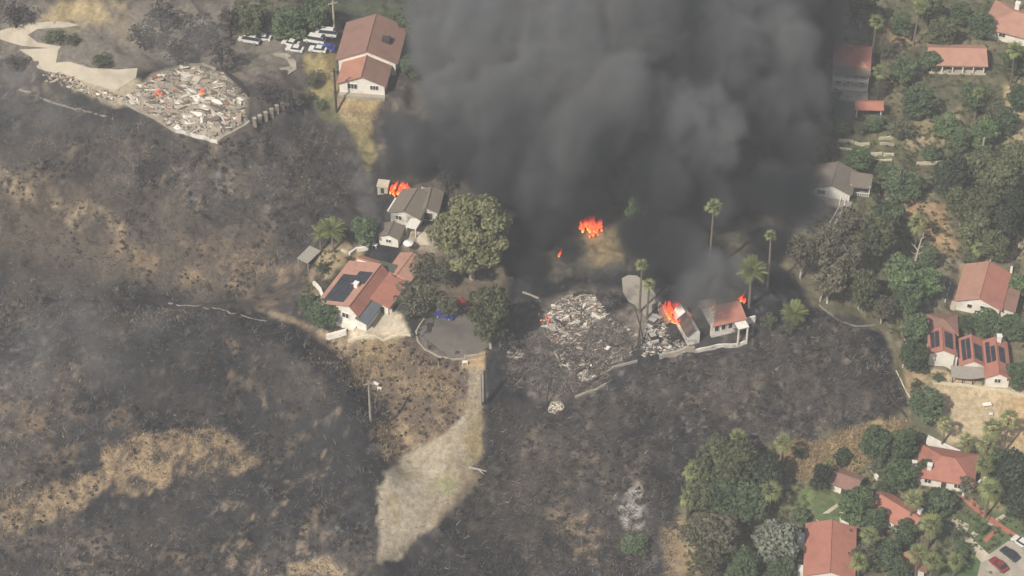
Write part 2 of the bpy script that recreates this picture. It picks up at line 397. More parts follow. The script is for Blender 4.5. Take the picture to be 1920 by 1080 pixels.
class MB:
    def __init__(s): s.v = []; s.f = []
    def poly(s, pts): 
        b = len(s.v); s.v += [tuple(p) for p in pts]; s.f.append(tuple(range(b, b+len(pts)))); return s
    def box(s, x0, x1, y0, y1, z0, z1):
        b = len(s.v)
        s.v += [(x0,y0,z0),(x1,y0,z0),(x1,y1,z0),(x0,y1,z0),(x0,y0,z1),(x1,y0,z1),(x1,y1,z1),(x0,y1,z1)]
        s.f += [tuple(b+i for i in q) for q in ((0,3,2,1),(4,5,6,7),(0,1,5,4),(1,2,6,5),(2,3,7,6),(3,0,4,7))]; return s
    def slab(s, pts, t):
        """polygon (counter-clockwise from above) with thickness t downwards"""
        b = len(s.v); n = len(pts)
        s.v += [tuple(p) for p in pts]+[(p[0], p[1], p[2]-t) for p in pts]
        s.f.append(tuple(range(b, b+n))); s.f.append(tuple(range(b+2*n-1, b+n-1, -1)))
        for i in range(n): s.f.append((b+i, b+n+i, b+n+(i+1) % n, b+(i+1) % n))
        return s
    def tube(s, a, c, r0, r1, n=6):
        a = Vector(a); c = Vector(c); ax = (c-a)
        if ax.length < 1e-6: return s
        q = ax.to_track_quat('Z', 'Y'); b = len(s.v)
        for p, r in ((a, r0), (c, r1)):
            for i in range(n):
                t = 2*math.pi*i/n; s.v.append(tuple(p+q@Vector((r*math.cos(t), r*math.sin(t), 0))))
        for i in range(n): s.f.append((b+i, b+(i+1) % n, b+n+(i+1) % n, b+n+i))
        s.f.append(tuple(range(b+n-1, b-1, -1))); s.f.append(tuple(range(b+n, b+2*n)))
        return s
    def build(s, name, mat, parent=None):
        return link(name, mesh(s.v, s.f, name), parent, mat)

def icos(sub):
    bm = bmesh.new(); bmesh.ops.create_icosphere(bm, subdivisions=sub, radius=1)
    v = np.array([p.co[:] for p in bm.verts]); f = np.array([[q.index for q in p.verts] for p in bm.faces]); bm.free(); return v, f
ICO1 = icos(1); ICO2 = icos(2); ICO3 = icos(3)

# ------------------------------------------------------------------ sites of the buildings (levelled into the ground first)
SITES = {}   # name: position, yaw
def site(name, u, v, yaw, x0, x1, y0, y1, dz=0.0):
    p = G(u, v); yaw = R(yaw)
    q = p+Vector((math.cos(yaw)*(x0+x1)/2-math.sin(yaw)*(y0+y1)/2, math.sin(yaw)*(x0+x1)/2+math.cos(yaw)*(y0+y1)/2, 0))
    z = 0.6*p.z+0.4*H(q.x, q.y)+dz
    p = P(u, v, z)
    pad(p, yaw, x0, x1, y0, y1, z)
    SITES[name] = (Vector((p[0], p[1], z)), yaw)
site('tile_house', 680,176,-7, -8,9,0,23)
site('grey_house', 760,422,-20, -4,4,0,8)
site('garage', 801,412,-8, -3,3,0,7)
site('solar_house', 634,600,-25, -5,9,-1,20)
site('small_white', 729,461,-15, -3,3,0,4)
site('burning_house', 1338,632,18, -7,7,0,10)
site('tan_house', 1828,588,-18, -5,6,0,13)
site('panel_cottage', 1764,686,-5, -4,4,0,9)
site('panel_house', 1845,724,-4, -6,6,0,15)
site('hip_house', 1768,916,-14, -7,7,0,10)
site('red_shed', 1580,927,-28, -4,4,0,6)
site('long_house', 1668,985,-42, -6,6,-1,7)
site('corner_house', 1552,1098,-7, -6,6,0,15)
site('orange_hut', 1712,1084,0, -3,3,0,5)
site('far_pink_house', 1905,84,-25, -10,10,0,14)
site('porch_house', 1795,138,-2, -8,8,0,8)
site('balcony_house', 1592,168,-8, -5,5,0,12)
site('pavilion', 1628,222,-2, -4,4,0,5)
site('smoky_house', 1556,372,-16, -6,6,0,9)
site('gazebo', 1611,368,-10, -3,3,0,5)

# ------------------------------------------------------------------ ground colour: char, ash, dry grass, earth, lawn
UU, VV = proj(GX, GY, GZ)
n_a = fbm(N1, GX, GY, 22, 4); n_b = fbm(N2, GX+50, GY, 6, 4); n_c = fbm(N3, GX, GY+31, 2.2, 3, .65); n_d = fbm(N4, GX, GY, 40, 3)
def mixc(c, col, k): 
    return c*(1-k[..., None])+np.array(col)*k[..., None]
C = np.zeros(GX.shape+(3,))+np.array((.052,.050,.050))
C = mixc(C, (.024,.024,.026), sstep(.46, .60, n_b)*.85)
C = mixc(C, (.088,.075,.064), sstep(.46, .60, n_a)*.8)
C = mixc(C, (.17,.132,.095), sstep(.54, .64, n_a*.4+n_c*.6)*.45)
C = mixc(C, (.026,.026,.028), sstep(.50, .60, n_d*.5+n_b*.5)*.5)
C = mixc(C, (.22,.205,.19), sstep(.70, .80, n_c)*.5)
C = mixc(C, (.27,.21,.145), sstep(.60, .68, n_b*.35+n_c*.65)*.5*sstep(.48, .62, n_a))
C = mixc(C, (.30,.28,.26), sstep(.74, .82, fbm(N4, GX*1.2, GY, 1.6, 2))*.55*sstep(.4, .55, n_d))
C *= (np.array((.69,.715,.77))*(0.70+.56*sstep(.3, .7, n_a*.5+n_d*.5))[..., None])
def zone(poly, col, feather=8, warp=10, scale=6.0, k=1.0, nz=None, lo=.4, hi=.6):
    global C
    m = poly_mask(poly, feather, warp, scale)*k
    if nz is not None: m = m*sstep(lo, hi, nz)
    C = mixc(C, col, m)
tan = (.30,.235,.150); dry = (.33,.25,.14); brown = (.105,.083,.064); earth = (.36,.245,.145)
# left slopes: brownish burn with surviving straw
zone([(0,310),(240,360),(480,430),(600,520),(520,590),(300,540),(100,480),(0,470)], brown, 40, 30, 14, .75, n_a, .35, .6)
zone([(0,310),(90,330),(130,380),(60,385),(0,370)], tan, 14, 16, 5, .75, n_b, .38, .6)
zone([(70,380),(170,385),(240,410),(250,450),(160,440),(80,410)], tan, 14, 18, 5, .9, n_b, .35, .55)
zone([(170,430),(300,470),(440,520),(540,560),(500,580),(350,540),(220,490)], (.24,.175,.11), 18, 22, 6, .8, n_b, .42, .6)
zone([(330,450),(480,470),(560,500),(560,560),(430,520)], (.20,.145,.095), 18, 22, 6, .7, n_c, .42, .6)
zone([(520,500),(590,500),(610,590),(560,600),(520,570)], (.27,.20,.13), 14, 14, 5, .8, n_b, .4, .6)
zone([(0,730),(120,760),(260,790),(200,850),(80,850),(0,830)], (.23,.165,.105), 22, 26, 8, .8, n_b, .36, .6)
zone([(190,840),(260,810),(340,806),(400,802),(450,825),(490,870),(450,890),(380,890),(300,910),(230,930),(185,925)], (.30,.22,.135), 4, 13, 4, .95, n_c*.6+n_b*.4, .33, .52)
zone([(0,950),(80,915),(160,885),(240,870),(210,920),(120,970),(0,1010)], (.31,.23,.145), 12, 18, 5, .9, n_b*.5+n_c*.5, .36, .56)
zone([(430,560),(600,640),(690,800),(660,950),(560,960),(480,800),(420,680)], (.26,.195,.125), 30, 30, 8, .65, n_c*.5+n_b*.5, .53, .64)
zone([(480,900),(600,900),(600,1060),(330,1060),(350,960)], (.27,.21,.14), 30, 30, 8, .65, n_c*.5+n_b*.5, .54, .64)
zone([(540,1055),(610,1040),(640,1080),(540,1080)], (.34,.255,.16), 8, 8, 4, .9)
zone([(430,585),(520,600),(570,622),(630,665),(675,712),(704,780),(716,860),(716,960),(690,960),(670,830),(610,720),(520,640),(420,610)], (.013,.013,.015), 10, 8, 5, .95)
zone([(0,480),(150,510),(320,540),(450,555),(470,600),(320,600),(150,600),(0,560)], (.026,.026,.028), 22, 20, 8, .8, n_b, .3, .55)
zone([(440,640),(620,700),(690,850),(700,1000),(560,960),(470,800)], (.030,.030,.032), 30, 24, 9, .7, n_b, .4, .58)
# brown slope between the spur and the tan break
zone([(545,602),(600,618),(700,618),(800,640),(880,680),(890,730),(850,800),(740,880),(718,860),(706,790),(680,715),(632,660),(575,620)], (.135,.10,.073), 4, 3, 5, .92)
zone([(600,622),(700,622),(790,650),(720,675),(660,680),(625,650)], (.30,.225,.13), 8, 8, 5, .8, n_b, .3, .55)
zone([(470,572),(545,594),(600,612),(650,640),(690,690),(712,730),(700,735),(676,700),(632,654),(575,616),(500,592)], (.30,.235,.15), 4, 5, 4, .9, n_c, .3, .5)
zone([(700,690),(870,690),(870,740),(700,860),(695,760)], (.26,.20,.13), 14, 14, 5, .85, n_b*.6+n_c*.4, .49, .60)
zone([(700,790),(760,780),(780,820),(740,860),(705,850)], (.36,.27,.165), 10, 10, 4, .9, n_c, .35, .55)
zone([(690,745),(730,750),(735,785),(700,790)], (.045,.045,.046), 8, 8, 4, .8)
zone([(790,630),(870,670),(860,700),(800,690),(740,650)], (.085,.066,.055), 12, 12, 5, .8)
# tan fire break
zone([(868,668),(903,668),(909,700),(904,780),(905,850),(880,900),(830,960),(750,1040),(714,1052),(707,960),(705,910),(740,870),(800,830),(860,790),(880,740)], (.325,.28,.21), 5, 11, 4, 1)
zone([(868,668),(909,700),(905,850),(830,960),(714,1052),(705,910),(800,830)], (.27,.215,.13), 6, 5, 4, .6, n_c, .55, .68)
zone([(885,700),(905,700),(905,850),(880,880),(870,800)], (.33,.26,.12), 6, 5, 3, .7, n_b, .3, .6)
zone([(820,900),(850,890),(860,915),(830,930)], (.26,.27,.12), 7, 6, 3, .6)
zone([(880,890),(910,870),(905,900),(760,1040),(745,1035),(830,950)], (.22,.17,.11), 4, 5, 3, .7, n_b, .35, .55)
# burnt lots on the plateau
zone([(1000,580),(1080,540),(1190,560),(1240,620),(1190,670),(1120,710),(1040,760),(1000,740),(990,660)], (.19,.162,.135), 16, 16, 5, .85, n_b*.5+n_c*.5, .36, .6)
zone([(1195,610),(1240,600),(1250,650),(1200,665)], (.26,.24,.21), 8, 8, 3, .8, n_c, .4, .6)
zone([(920,560),(1010,560),(1020,640),(930,660)], (.07,.066,.064), 10, 10, 4, .7)
zone([(1155,930),(1200,910),(1215,985),(1170,990)], (.40,.385,.36), 8, 10, 3, .85, n_c, .38, .6)
zone([(1000,960),(1140,960),(1160,1080),(1000,1080)], (.17,.13,.09), 20, 24, 5, .7, n_b, .42, .6)
zone([(1060,960),(1120,970),(1130,1060),(1080,1050)], (.28,.21,.14), 10, 14, 4, .7, n_c, .4, .6)
# top left: terraces, drive loops, dry slopes
zone([(0,0),(560,0),(560,120),(460,160),(350,110),(200,140),(70,130),(0,110)], (.17,.15,.125), 14, 10, 6, .9)
zone([(80,0),(230,0),(240,45),(120,60),(70,40)], (.36,.28,.155), 14, 12, 5, .9, n_b, .25, .5)
zone([(200,40),(330,50),(280,90),(220,90)], (.25,.20,.14), 12, 12, 5, .8)
zone([(110,35),(250,40),(330,110),(200,105)], (.16,.145,.125), 10, 10, 5, .5)
zone([(0,100),(70,130),(30,160),(0,150)], (.10,.095,.09), 10, 8, 5, .8)
zone([(80,125),(130,118),(260,150),(330,180),(220,200),(140,165)], (.40,.335,.24), 6, 6, 3, .9)
zone([(225,185),(300,135),(350,118),(420,135),(465,180),(460,230),(408,268),(330,245)], (.33,.29,.235), 4, 5, 3, .9)
zone([(470,140),(560,130),(560,180),(520,220),(470,250)], (.10,.085,.075), 12, 10, 4, .8)
zone([(570,100),(630,100),(632,170),(590,190),(570,160)], (.32,.26,.12), 8, 10, 4, .85, n_b, .25, .5)
zone([(580,180),(625,185),(660,230),(610,230)], (.16,.165,.075), 8, 10, 4, .8)
zone([(632,178),(725,178),(700,215),(690,260),(660,240),(632,210)], (.35,.27,.145), 6, 7, 4, .95)
zone([(655,230),(695,245),(705,290),(690,330),(670,270)], (.26,.22,.10), 6, 7, 3, .8)
zone([(560,0),(1000,0),(900,60),(760,60),(640,20)], (.075,.09,.05), 20, 12, 6, .9)
zone([(480,200),(620,210),(690,300),(640,420),(560,330),(430,290)], (.044,.043,.045), 30, 20, 8, .6)
# yard of the solar house, cul-de-sac surroundings
zone([(590,480),(640,455),(700,450),(660,500),(610,520)], (.34,.265,.16), 8, 8, 4, .9)
zone([(655,600),(690,570),(752,590),(770,628),(650,640)], (.47,.40,.29), 4, 3, 3, 1)
zone([(740,420),(830,430),(820,480),(760,480)], (.36,.30,.22), 8, 6, 3, .8)
zone([(760,470),(950,470),(950,580),(800,600),(760,560)], (.15,.12,.085), 14, 8, 4, .8)
zone([(865,660),(910,660),(905,690),(868,690)], (.38,.26,.14), 4, 4, 3, .8)
# right: living neighbourhood
rightzone = [(1480,430),(1470,500),(1530,575),(1600,600),(1650,625),(1690,700),(1705,760),(1650,800),(1600,800),(1530,820),(1470,830),(1400,840),(1290,880),(1270,960),(1290,1080),(1960,1100),(1960,-30),(1560,-30),(1540,200),(1490,350)]
zone(rightzone, (.115,.11,.068), 8, 10, 6, 1)
zone(rightzone, (.18,.155,.10), 8, 10, 6, .7, n_b, .48, .62)
zone([(1690,368),(1765,385),(1790,450),(1812,520),(1780,528),(1745,455),(1695,412)], earth, 7, 7, 4, 1)
zone([(1700,400),(1760,380),(1740,420)], earth, 7, 7, 4, .8)
zone([(1655,365),(1680,380),(1690,395),(1665,380)], (.45,.38,.26), 3, 3, 3, .9)
zone([(1790,500),(1920,440),(1920,480),(1830,500)], (.40,.31,.22), 6, 6, 3, .8)
zone([(1700,480),(1800,480),(1810,560),(1720,590)], (.19,.17,.13), 8, 8, 4, .8)
zone([(1745,690),(1850,720),(1920,725),(1960,850),(1860,840),(1780,830),(1740,780)], (.44,.35,.225), 5, 5, 4, 1)
zone([(1830,750),(1960,735),(1960,850),(1860,830)], (.42,.29,.155), 10, 8, 5, .7, n_b, .3, .6)
zone([(1690,690),(1745,690),(1740,760),(1705,750)], (.38,.29,.17), 6, 6, 3, .9)
zone([(1530,835),(1590,805),(1650,795),(1700,790),(1640,870),(1560,900),(1480,900),(1460,850),(1490,825)], (.42,.31,.16), 7, 10, 4, 1)
zone([(1480,900),(1560,890),(1530,960),(1470,960)], (.17,.17,.085), 8, 8, 4, .8)
zone([(1525,950),(1580,930),(1600,985),(1540,990)], (.095,.135,.06), 4, 4, 3, 1)
zone([(1480,930),(1540,900),(1570,930),(1510,960)], (.11,.15,.06), 8, 6, 3, .8)
zone([(1840,890),(1920,870),(1930,960),(1840,970)], (.10,.135,.065), 6, 5, 3, 1)
zone([(1780,960),(1850,960),(1920,960),(1920,1010),(1850,1040),(1760,1010)], (.095,.13,.06), 6, 5, 3, 1)
zone([(1850,920),(1890,930),(1880,960),(1850,960)], (.30,.26,.13), 6, 5, 3, .8)
zone([(1760,1040),(1840,1040),(1840,1080),(1760,1080)], (.085,.14,.055), 6, 5, 3, .9)
zone([(1640,0),(1690,0),(1690,60),(1640,60)], (.12,.12,.07), 6, 5, 3, .8)
zone([(1640,60),(1700,40),(1720,80),(1660,90)], (.40,.28,.17), 6, 5, 3, .8)
zone([(1880,160),(1920,150),(1920,280),(1880,260)], (.40,.33,.19), 8, 8, 3, .9)
zone([(1700,230),(1800,200),(1800,280),(1700,280)], (.30,.24,.15), 8, 8, 3, .8)
zone([(1575,258),(1690,250),(1700,300),(1580,300)], (.15,.15,.08), 8, 5, 3, .8)
zone([(1290,960),(1300,1000),(1310,1080),(1250,1080),(1240,1000)], (.30,.22,.13), 8, 10, 4, .8)
# plateau ground under the smoke
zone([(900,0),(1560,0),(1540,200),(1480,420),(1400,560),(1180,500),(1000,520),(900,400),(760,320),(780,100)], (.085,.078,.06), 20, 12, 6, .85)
zone([(1090,430),(1160,430),(1175,490),(1110,500)], (.22,.17,.10), 8, 8, 4, .9)
C *= (0.88+0.24*fbm(N2, GX, GY, 1.4, 2))[..., None]

nx, ny = GX.shape
idx = np.arange(nx*ny).reshape(nx, ny)
Fq = np.stack([idx[:-1, :-1], idx[1:, :-1], idx[1:, 1:], idx[:-1, 1:]], -1).reshape(-1, 4)
V = np.stack([GX, GY, GZ], -1).reshape(-1, 3)
ter = link('terrain', fast_mesh(V, Fq, C.reshape(-1, 3), 'terrain', True), None, 'terrain'); tag(ter, kind='structure')
GC = C

# draped sheets: drives, the turning circle, paths
def drape(name, poly, mat, off=.06, kind='structure', step=2.0, thick=0.0):
    g = [G(u, v) for u, v in poly]
    pp = [Vector((q.x, q.y)) for q in g]
    n = len(pp); dense = []
    for i in range(n):
        a, b = pp[i], pp[(i+1) % n]; k = max(1, int((b-a).length/step))
        dense += [a.lerp(b, t/k) for t in range(k)]
    m = len(dense); allp = list(dense)
    xs = [p.x for p in dense]; ys = [p.y for p in dense]
    x = min(xs)
    while x < max(xs):
        y = min(ys)
        while y < max(ys):
            allp.append(Vector((x, y))); y += step
        x += step
    r = geometry.delaunay_2d_cdt(allp, [(i, (i+1) % m) for i in range(m)], [list(range(m))], 1, 1e-4)
    vs = [(p.x, p.y, H(p.x, p.y)+off) for p in r[0]]
    me = mesh(vs, [f for f in r[2]], name)
    o = link(name, me, None, mat); o['kind'] = kind
    return o, [Vector((p.x, p.y, H(p.x, p.y))) for p in dense]
def kerb(name, line, mat, w_=.25, h_=.22, parent=None, label=None, cat=None, kind=None, seg=1.5, up=0.0):
    """low wall or kerb that follows the ground along a line of world points"""
    pts_ = [line[0]]
    for a, b in zip(line[:-1], line[1:]):
        k = max(1, int((b-a).length/seg)); pts_ += [a.lerp(b, (t+1)/k) for t in range(k)]
    mb = MB(); sec = []
    for i, p in enumerate(pts_):
        t = (pts_[min(i+1, len(pts_)-1)]-pts_[max(i-1, 0)]); t.z = 0; t.normalize(); n = Vector((-t.y, t.x, 0))*w_/2
        z = H(p.x, p.y)+up
        sec.append([(p.x-n.x, p.y-n.y, z-.5), (p.x+n.x, p.y+n.y, z-.5), (p.x+n.x, p.y+n.y, z+h_), (p.x-n.x, p.y-n.y, z+h_)])
    for s in sec: mb.v += s
    for i in range(len(sec)-1):
        b = 4*i
        for k in range(4): mb.f.append((b+k, b+(k+1) % 4, b+4+(k+1) % 4, b+4+k))
    mb.f.append((0, 3, 2, 1)); e = 4*(len(sec)-1); mb.f.append((e, e+1, e+2, e+3))
    o = mb.build(name, mat, parent)
    if label: tag(o, label, cat, kind='thing')
    if kind: o['kind'] = kind
    return o
def gl(*uv): return [G(u, v) for u, v in uv]

cul, _ = drape('cul_de_sac', [(782,622),(800,600),(835,588),(880,580),(915,585),(940,610),(930,640),(895,664),(860,672),(825,668),(797,652)], 'asphalt', .08)
kerb('kerb', gl((795,598),(780,622),(783,640),(797,656),(822,669),(850,674),(868,673)), 'concrete', .3, .2, kind='structure')
drape('driveway', [(1166,522),(1178,516),(1194,517),(1206,526),(1217,533),(1226,548),(1238,566),(1252,580),(1266,600),(1248,610),(1232,612),(1218,600),(1203,588),(1190,572),(1178,566),(1168,548)], 'concrete_sooty', .08)
drape('upper_road', [(0,58),(40,44),(110,40),(150,48),(120,52),(70,55),(52,66),(70,80),(115,88),(110,93),(40,86),(0,74)], 'concrete_pale', .08)
drape('lower_driveway', [(35,93),(110,91),(105,118),(130,116),(170,128),(220,131),(258,128),(255,146),(215,172),(180,160),(130,142),(70,128),(60,108)], 'concrete_pale', .08)
drape('turning_path', [(505,98),(535,100),(555,115),(556,130),(540,140),(522,128),(545,124),(538,112),(515,106)], 'concrete', .08)
drape('patio', [(672,592),(693,574),(745,590),(752,618),(730,622),(660,624)], 'concrete_pale', .08)
drape('entrance_court', [(752,448),(772,434),(800,436),(803,455),(820,463),(800,460),(755,459)], 'concrete_pale', .08)
drape('brick_path', [(1800,930),(1812,925),(1850,962),(1880,985),(1925,1012),(1925,1022),(1870,990),(1835,965)], 'paver_red', .08)
drape('side_path', [(1842,1012),(1866,992),(1870,996),(1850,1018)], 'paver_red', .09)
drape('parking_court', [(1840,1050),(1890,1015),(1935,1010),(1935,1090),(1830,1090)], 'concrete', .08)
drape('stone_path', [(1530,975),(1570,944),(1575,948),(1536,981)], 'concrete_pale', .08)
drape('garden_path', [(1820,1000),(1882,964),(1886,969),(1826,1008)], 'concrete_pale', .08)
drape('court_walk', [(1765,990),(1790,970),(1818,985),(1812,1000),(1860,1045),(1840,1055),(1800,1010)], 'concrete_pale', .085)
# ------------------------------------------------------------------ buildings
def wall_gable(parent, x0, x1, y0, y1, h, rise, axis, mat, z0=0.0, rx=None, name='wall', base=-2.2):
    mb = MB(); b = z0 if z0 > .5 else base
    if axis == 'y':
        rx = (x0+x1)/2 if rx is None else rx
        pr = [(x0, b), (x1, b), (x1, z0+h), (rx, z0+h+rise), (x0, z0+h)]
        A_ = [(p[0], y0, p[1]) for p in pr]; B_ = [(p[0], y1, p[1]) for p in pr]
    else:
        ry = (y0+y1)/2 if rx is None else rx
        pr = [(y0, b), (y1, b), (y1, z0+h), (ry, z0+h+rise), (y0, z0+h)]
        A_ = [(x1, p[0], p[1]) for p in pr]; B_ = [(x0, p[0], p[1]) for p in pr]
    n = 5; mb.v = A_+B_
    mb.f = [tuple(range(n)), tuple(range(2*n-1, n-1, -1))]+[(i, n+i, n+(i+1) % n, (i+1) % n) for i in range(n)]
    return mb.build(name, mat, parent)
def roof_gable(parent, x0, x1, y0, y1, h, rise, axis, mat, z0=0.0, rx=None, over=.45, t=.22, sides=(1, 1), name='roof', mats=None, cap=True):
    """two slabs and a ridge cap; eaves overhang"""
    zr = z0+h+rise+.12
    if axis == 'y':
        r = (x0+x1)/2 if rx is None else rx
        sl_ = rise/(r-x0); sr = rise/(x1-r)
        el = (x0-over, zr-sl_*(r-x0+over)); er = (x1+over, zr-sr*(x1+over-r)); a, b = y0-over, y1+over
        L_ = [(el[0], a, el[1]), (r, a, zr), (r, b, zr), (el[0], b, el[1])]
        R_ = [(r, a, zr), (er[0], a, er[1]), (er[0], b, er[1]), (r, b, zr)]
        capl = ((r, a-.02, zr+.03), (r, b+.02, zr+.03))
    else:
        r = (y0+y1)/2 if rx is None else rx
        sl_ = rise/(r-y0); sr = rise/(y1-r)
        el = (y0-over, zr-sl_*(r-y0+over)); er = (y1+over, zr-sr*(y1+over-r)); a, b = x0-over, x1+over
        L_ = [(a, el[0], el[1]), (b, el[0], el[1]), (b, r, zr), (a, r, zr)]
        R_ = [(a, r, zr), (b, r, zr), (b, er[0], er[1]), (a, er[0], er[1])]
        capl = ((a-.02, r, zr+.03), (b+.02, r, zr+.03))
    out = []
    for q, on, mt in ((L_, sides[0], (mats or (mat, mat))[0]), (R_, sides[1], (mats or (mat, mat))[1])):
        if on: out.append(MB().slab(q, t).build(name, mt, parent))
    if cap and out: MB().tube(capl[0], capl[1], .16, .16, 6).build('ridge_cap', mats[0] if mats else mat, out[0])
    return out
def roof_hip(parent, x0, x1, y0, y1, h, rise, mat, z0=0.0, over=.5, t=.22):
    zr = z0+h+rise; zt = z0+h-over*.35
    x0 -= over; x1 += over; y0 -= over; y1 += over
    wx, wy = x1-x0, y1-y0
    if wx >= wy: ra = (x0+wy/2, (y0+y1)/2, zr); rb = (x1-wy/2, (y0+y1)/2, zr)
    else: ra = ((x0+x1)/2, y0+wx/2, zr); rb = ((x0+x1)/2, y1-wx/2, zr)
    c = [(x0,y0,zt),(x1,y0,zt),(x1,y1,zt),(x0,y1,zt)]
    if wx >= wy: fs = [[c[0],c[1],rb,ra],[c[1],c[2],rb],[c[2],c[3],ra,rb],[c[3],c[0],ra]]
    else: fs = [[c[0],c[1],ra],[c[1],c[2],rb,ra],[c[2],c[3],rb],[c[3],c[0],ra,rb]]
    mb = MB()
    for f in fs: mb.slab(f, t)
    o = mb.build('roof', mat, parent)
    cm = MB().tube(ra, rb, .16, .16)
    for k in c: cm.tube(k, ra if Vector(k).xy.__sub__(Vector(ra).xy).length < Vector(k).xy.__sub__(Vector(rb).xy).length else rb, .13, .13, 5)
    cm.build('ridge_cap', mat, o)
    return o
def walls_box(parent, x0, x1, y0, y1, h, mat, z0=0.0, base=-2.2):
    return MB().box(x0, x1, y0, y1, z0 if z0 > .5 else base, z0+h).build('wall', mat, parent)
def opening(parent, name, c, ang, w_, h_, panes=2, frame='white_paint', arch=False):
    """window or door on a wall: c = centre on the wall face, ang = way it faces (local, degrees; -90 = towards -y)"""
    a = R(ang); n = Vector((math.cos(a), math.sin(a), 0)); s = Vector((-math.sin(a), math.cos(a), 0))
    M = Matrix(((s.x, n.x, 0, c[0]), (s.y, n.y, 0, c[1]), (0, 0, 1, c[2]), (0, 0, 0, 1)))
    fr = MB(); f = .12
    fr.box(-w_/2-f, -w_/2, -.05, .10, -h_/2-f, h_/2+f).box(w_/2, w_/2+f, -.05, .10, -h_/2-f, h_/2+f)
    fr.box(-w_/2, w_/2, -.05, .10, h_/2, h_/2+f).box(-w_/2, w_/2, -.05, .13, -h_/2-f, -h_/2)
    for k in range(1, panes): fr.box(-w_/2+k*w_/panes-.05, -w_/2+k*w_/panes+.05, -.05, .09, -h_/2, h_/2)
    o = fr.build(name, frame, parent); o.matrix_local = M
    for k in range(panes):
        pw = w_/panes
        MB().box(-w_/2+k*pw+.02, -w_/2+(k+1)*pw-.02, -.04, .04, -h_/2+.02, h_/2-.02).build('pane' if name != 'door' else 'door_leaf', 'glass' if name != 'door' else 'wood_dark', o)
    return o
PANEL = None
def solar_panel(parent, o, ux, uy, w_, h_):
    """one panel at o on a roof plane spanned by unit vectors ux, uy"""
    n = ux.cross(uy).normalized()
    global PANEL
    if PANEL is None:
        mb = MB().box(0, 1, 0, 1, 0, 1); PANEL = mesh(mb.v, mb.f, 'solar_panel'); PANEL.materials.append(MAT['solar'])
    p = link('solar_panel', PANEL, parent)
    A_, B_, N_ = ux*(w_*.955), uy*(h_*.955), n*.09
    p.matrix_local = Matrix(((A_.x, B_.x, N_.x, o.x), (A_.y, B_.y, N_.y, o.y), (A_.z, B_.z, N_.z, o.z), (0, 0, 0, 1)))
    return p
def chimney(parent, x, y, z0, z1, w_=.9, mat='white_paint'):
    MB().box(x-w_/2, x+w_/2, y-w_/2, y+w_/2, z0, z1).box(x-w_/2-.12, x+w_/2+.12, y-w_/2-.12, y+w_/2+.12, z1, z1+.2).build('chimney', mat, parent)
def house(name, s, label, cat='house'):
    p, yaw = SITES[s]; o = empty(name, p, yaw); tag(o, label, cat); return o

# --- house with the brown tile roof beside the smoke
h = house('tile_roof_house', 'tile_house', 'white gabled house under a long brown tile roof with a dark roof opening')
wall_gable(h, -5.6, 5.4, 0, 8.2, 3.2, 2.3, 'y', 'stucco')
roof_gable(h, -5.6, 5.4, 0, 7.4, 3.2, 2.3, 'y', None, mats=('tile_orange', 'tile_brown'), over=.6)
wall_gable(h, -7.2, 6.8, 8.2, 22.5, 4.0, 3.0, 'y', 'stucco')
rf = roof_gable(h, -7.2, 6.8, 8.4, 22.5, 4.0, 3.0, 'y', 'tile_brown', over=.7)
MB().box(2.6, 4.6, 13.6, 15.6, 5.2, 6.35).build('skylight', 'charred', rf[1])
opening(h, 'window', (-2.4, -.02, 2.1), -90, 2.2, 1.4, 3); opening(h, 'window', (2.9, -.02, 2.1), -90, 1.9, 1.2, 3)
MB().box(-5.8, 5.6, -1.3, 0, -1.5, .12).build('terrace', 'concrete', h)
opening(h, 'window', (6.82, 12, 2.4), 0, 1.6, 1.2, 2); opening(h, 'window', (-7.22, 14, 2.4), 180, 1.6, 1.2, 2)

# --- burning grey-roofed house and its garage
h = house('grey_roof_house', 'grey_house', 'white walled house with grey brown roof and flames at its back edge')
wall_gable(h, -3.6, 3.4, 0, 8, 3.2, 1.3, 'y', 'stucco_sooty'); roof_gable(h, -3.6, 3.4, 0, 8, 3.2, 1.3, 'y', 'roof_grey', over=.5)
opening(h, 'window', (-1.6, -.02, 1.8), -90, 1.5, 1.2, 2); opening(h, 'door', (2.1, -.02, 1.1), -90, 1.0, 2.1, 1)
MB().box(1.4, 4.0, -3.2, -.05, 2.3, 2.5).box(1.5, 1.7, -3.1, -2.9, -1, 2.3).box(3.7, 3.9, -3.1, -2.9, -1, 2.3).build('porch', 'white_paint', h)
MB().box(-4.9, -3.65, 1.0, 6.0, 2.0, 2.2).build('awning', 'white_paint', h)
h = house('garage', 'garage', 'small brown roofed garage with white front between burning house and big tree', 'garage')
wall_gable(h, -2.6, 2.4, 0, 7, 2.7, 1.1, 'y', 'stucco_sooty'); roof_gable(h, -2.6, 2.4, 0, 7, 2.7, 1.1, 'y', 'roof_grey')
opening(h, 'door', (0, -.02, 1.1), -90, 2.6, 2.1, 1)
h = house('white_shed', 'small_white', 'small white gable shed behind the solar roofed house', 'shed')
wall_gable(h, -2.3, 2.3, 0, 4, 2.8, .9, 'y', 'stucco'); roof_gable(h, -2.3, 2.3, 0, 4, 2.8, .9, 'y', 'roof_grey')
opening(h, 'window', (0, -.02, 1.5), -90, 1.1, .9, 2)
t = empty('cream_shed', G(719,358), R(-10)); tag(t, 'tiny cream box shed beside the flames of the burning house', 'shed')
MB().box(-1.2, 1.2, -1, 1, -.6, 2.1).build('wall', 'cream', t); MB().slab([(-1.4,-1.2,2.2),(1.4,-1.2,2.2),(1.4,1.2,2.5),(-1.4,1.2,2.5)], .14).build('roof', 'cream', t); opening(t, 'door', (0, -1.02, .9), -90, .9, 1.8, 1)

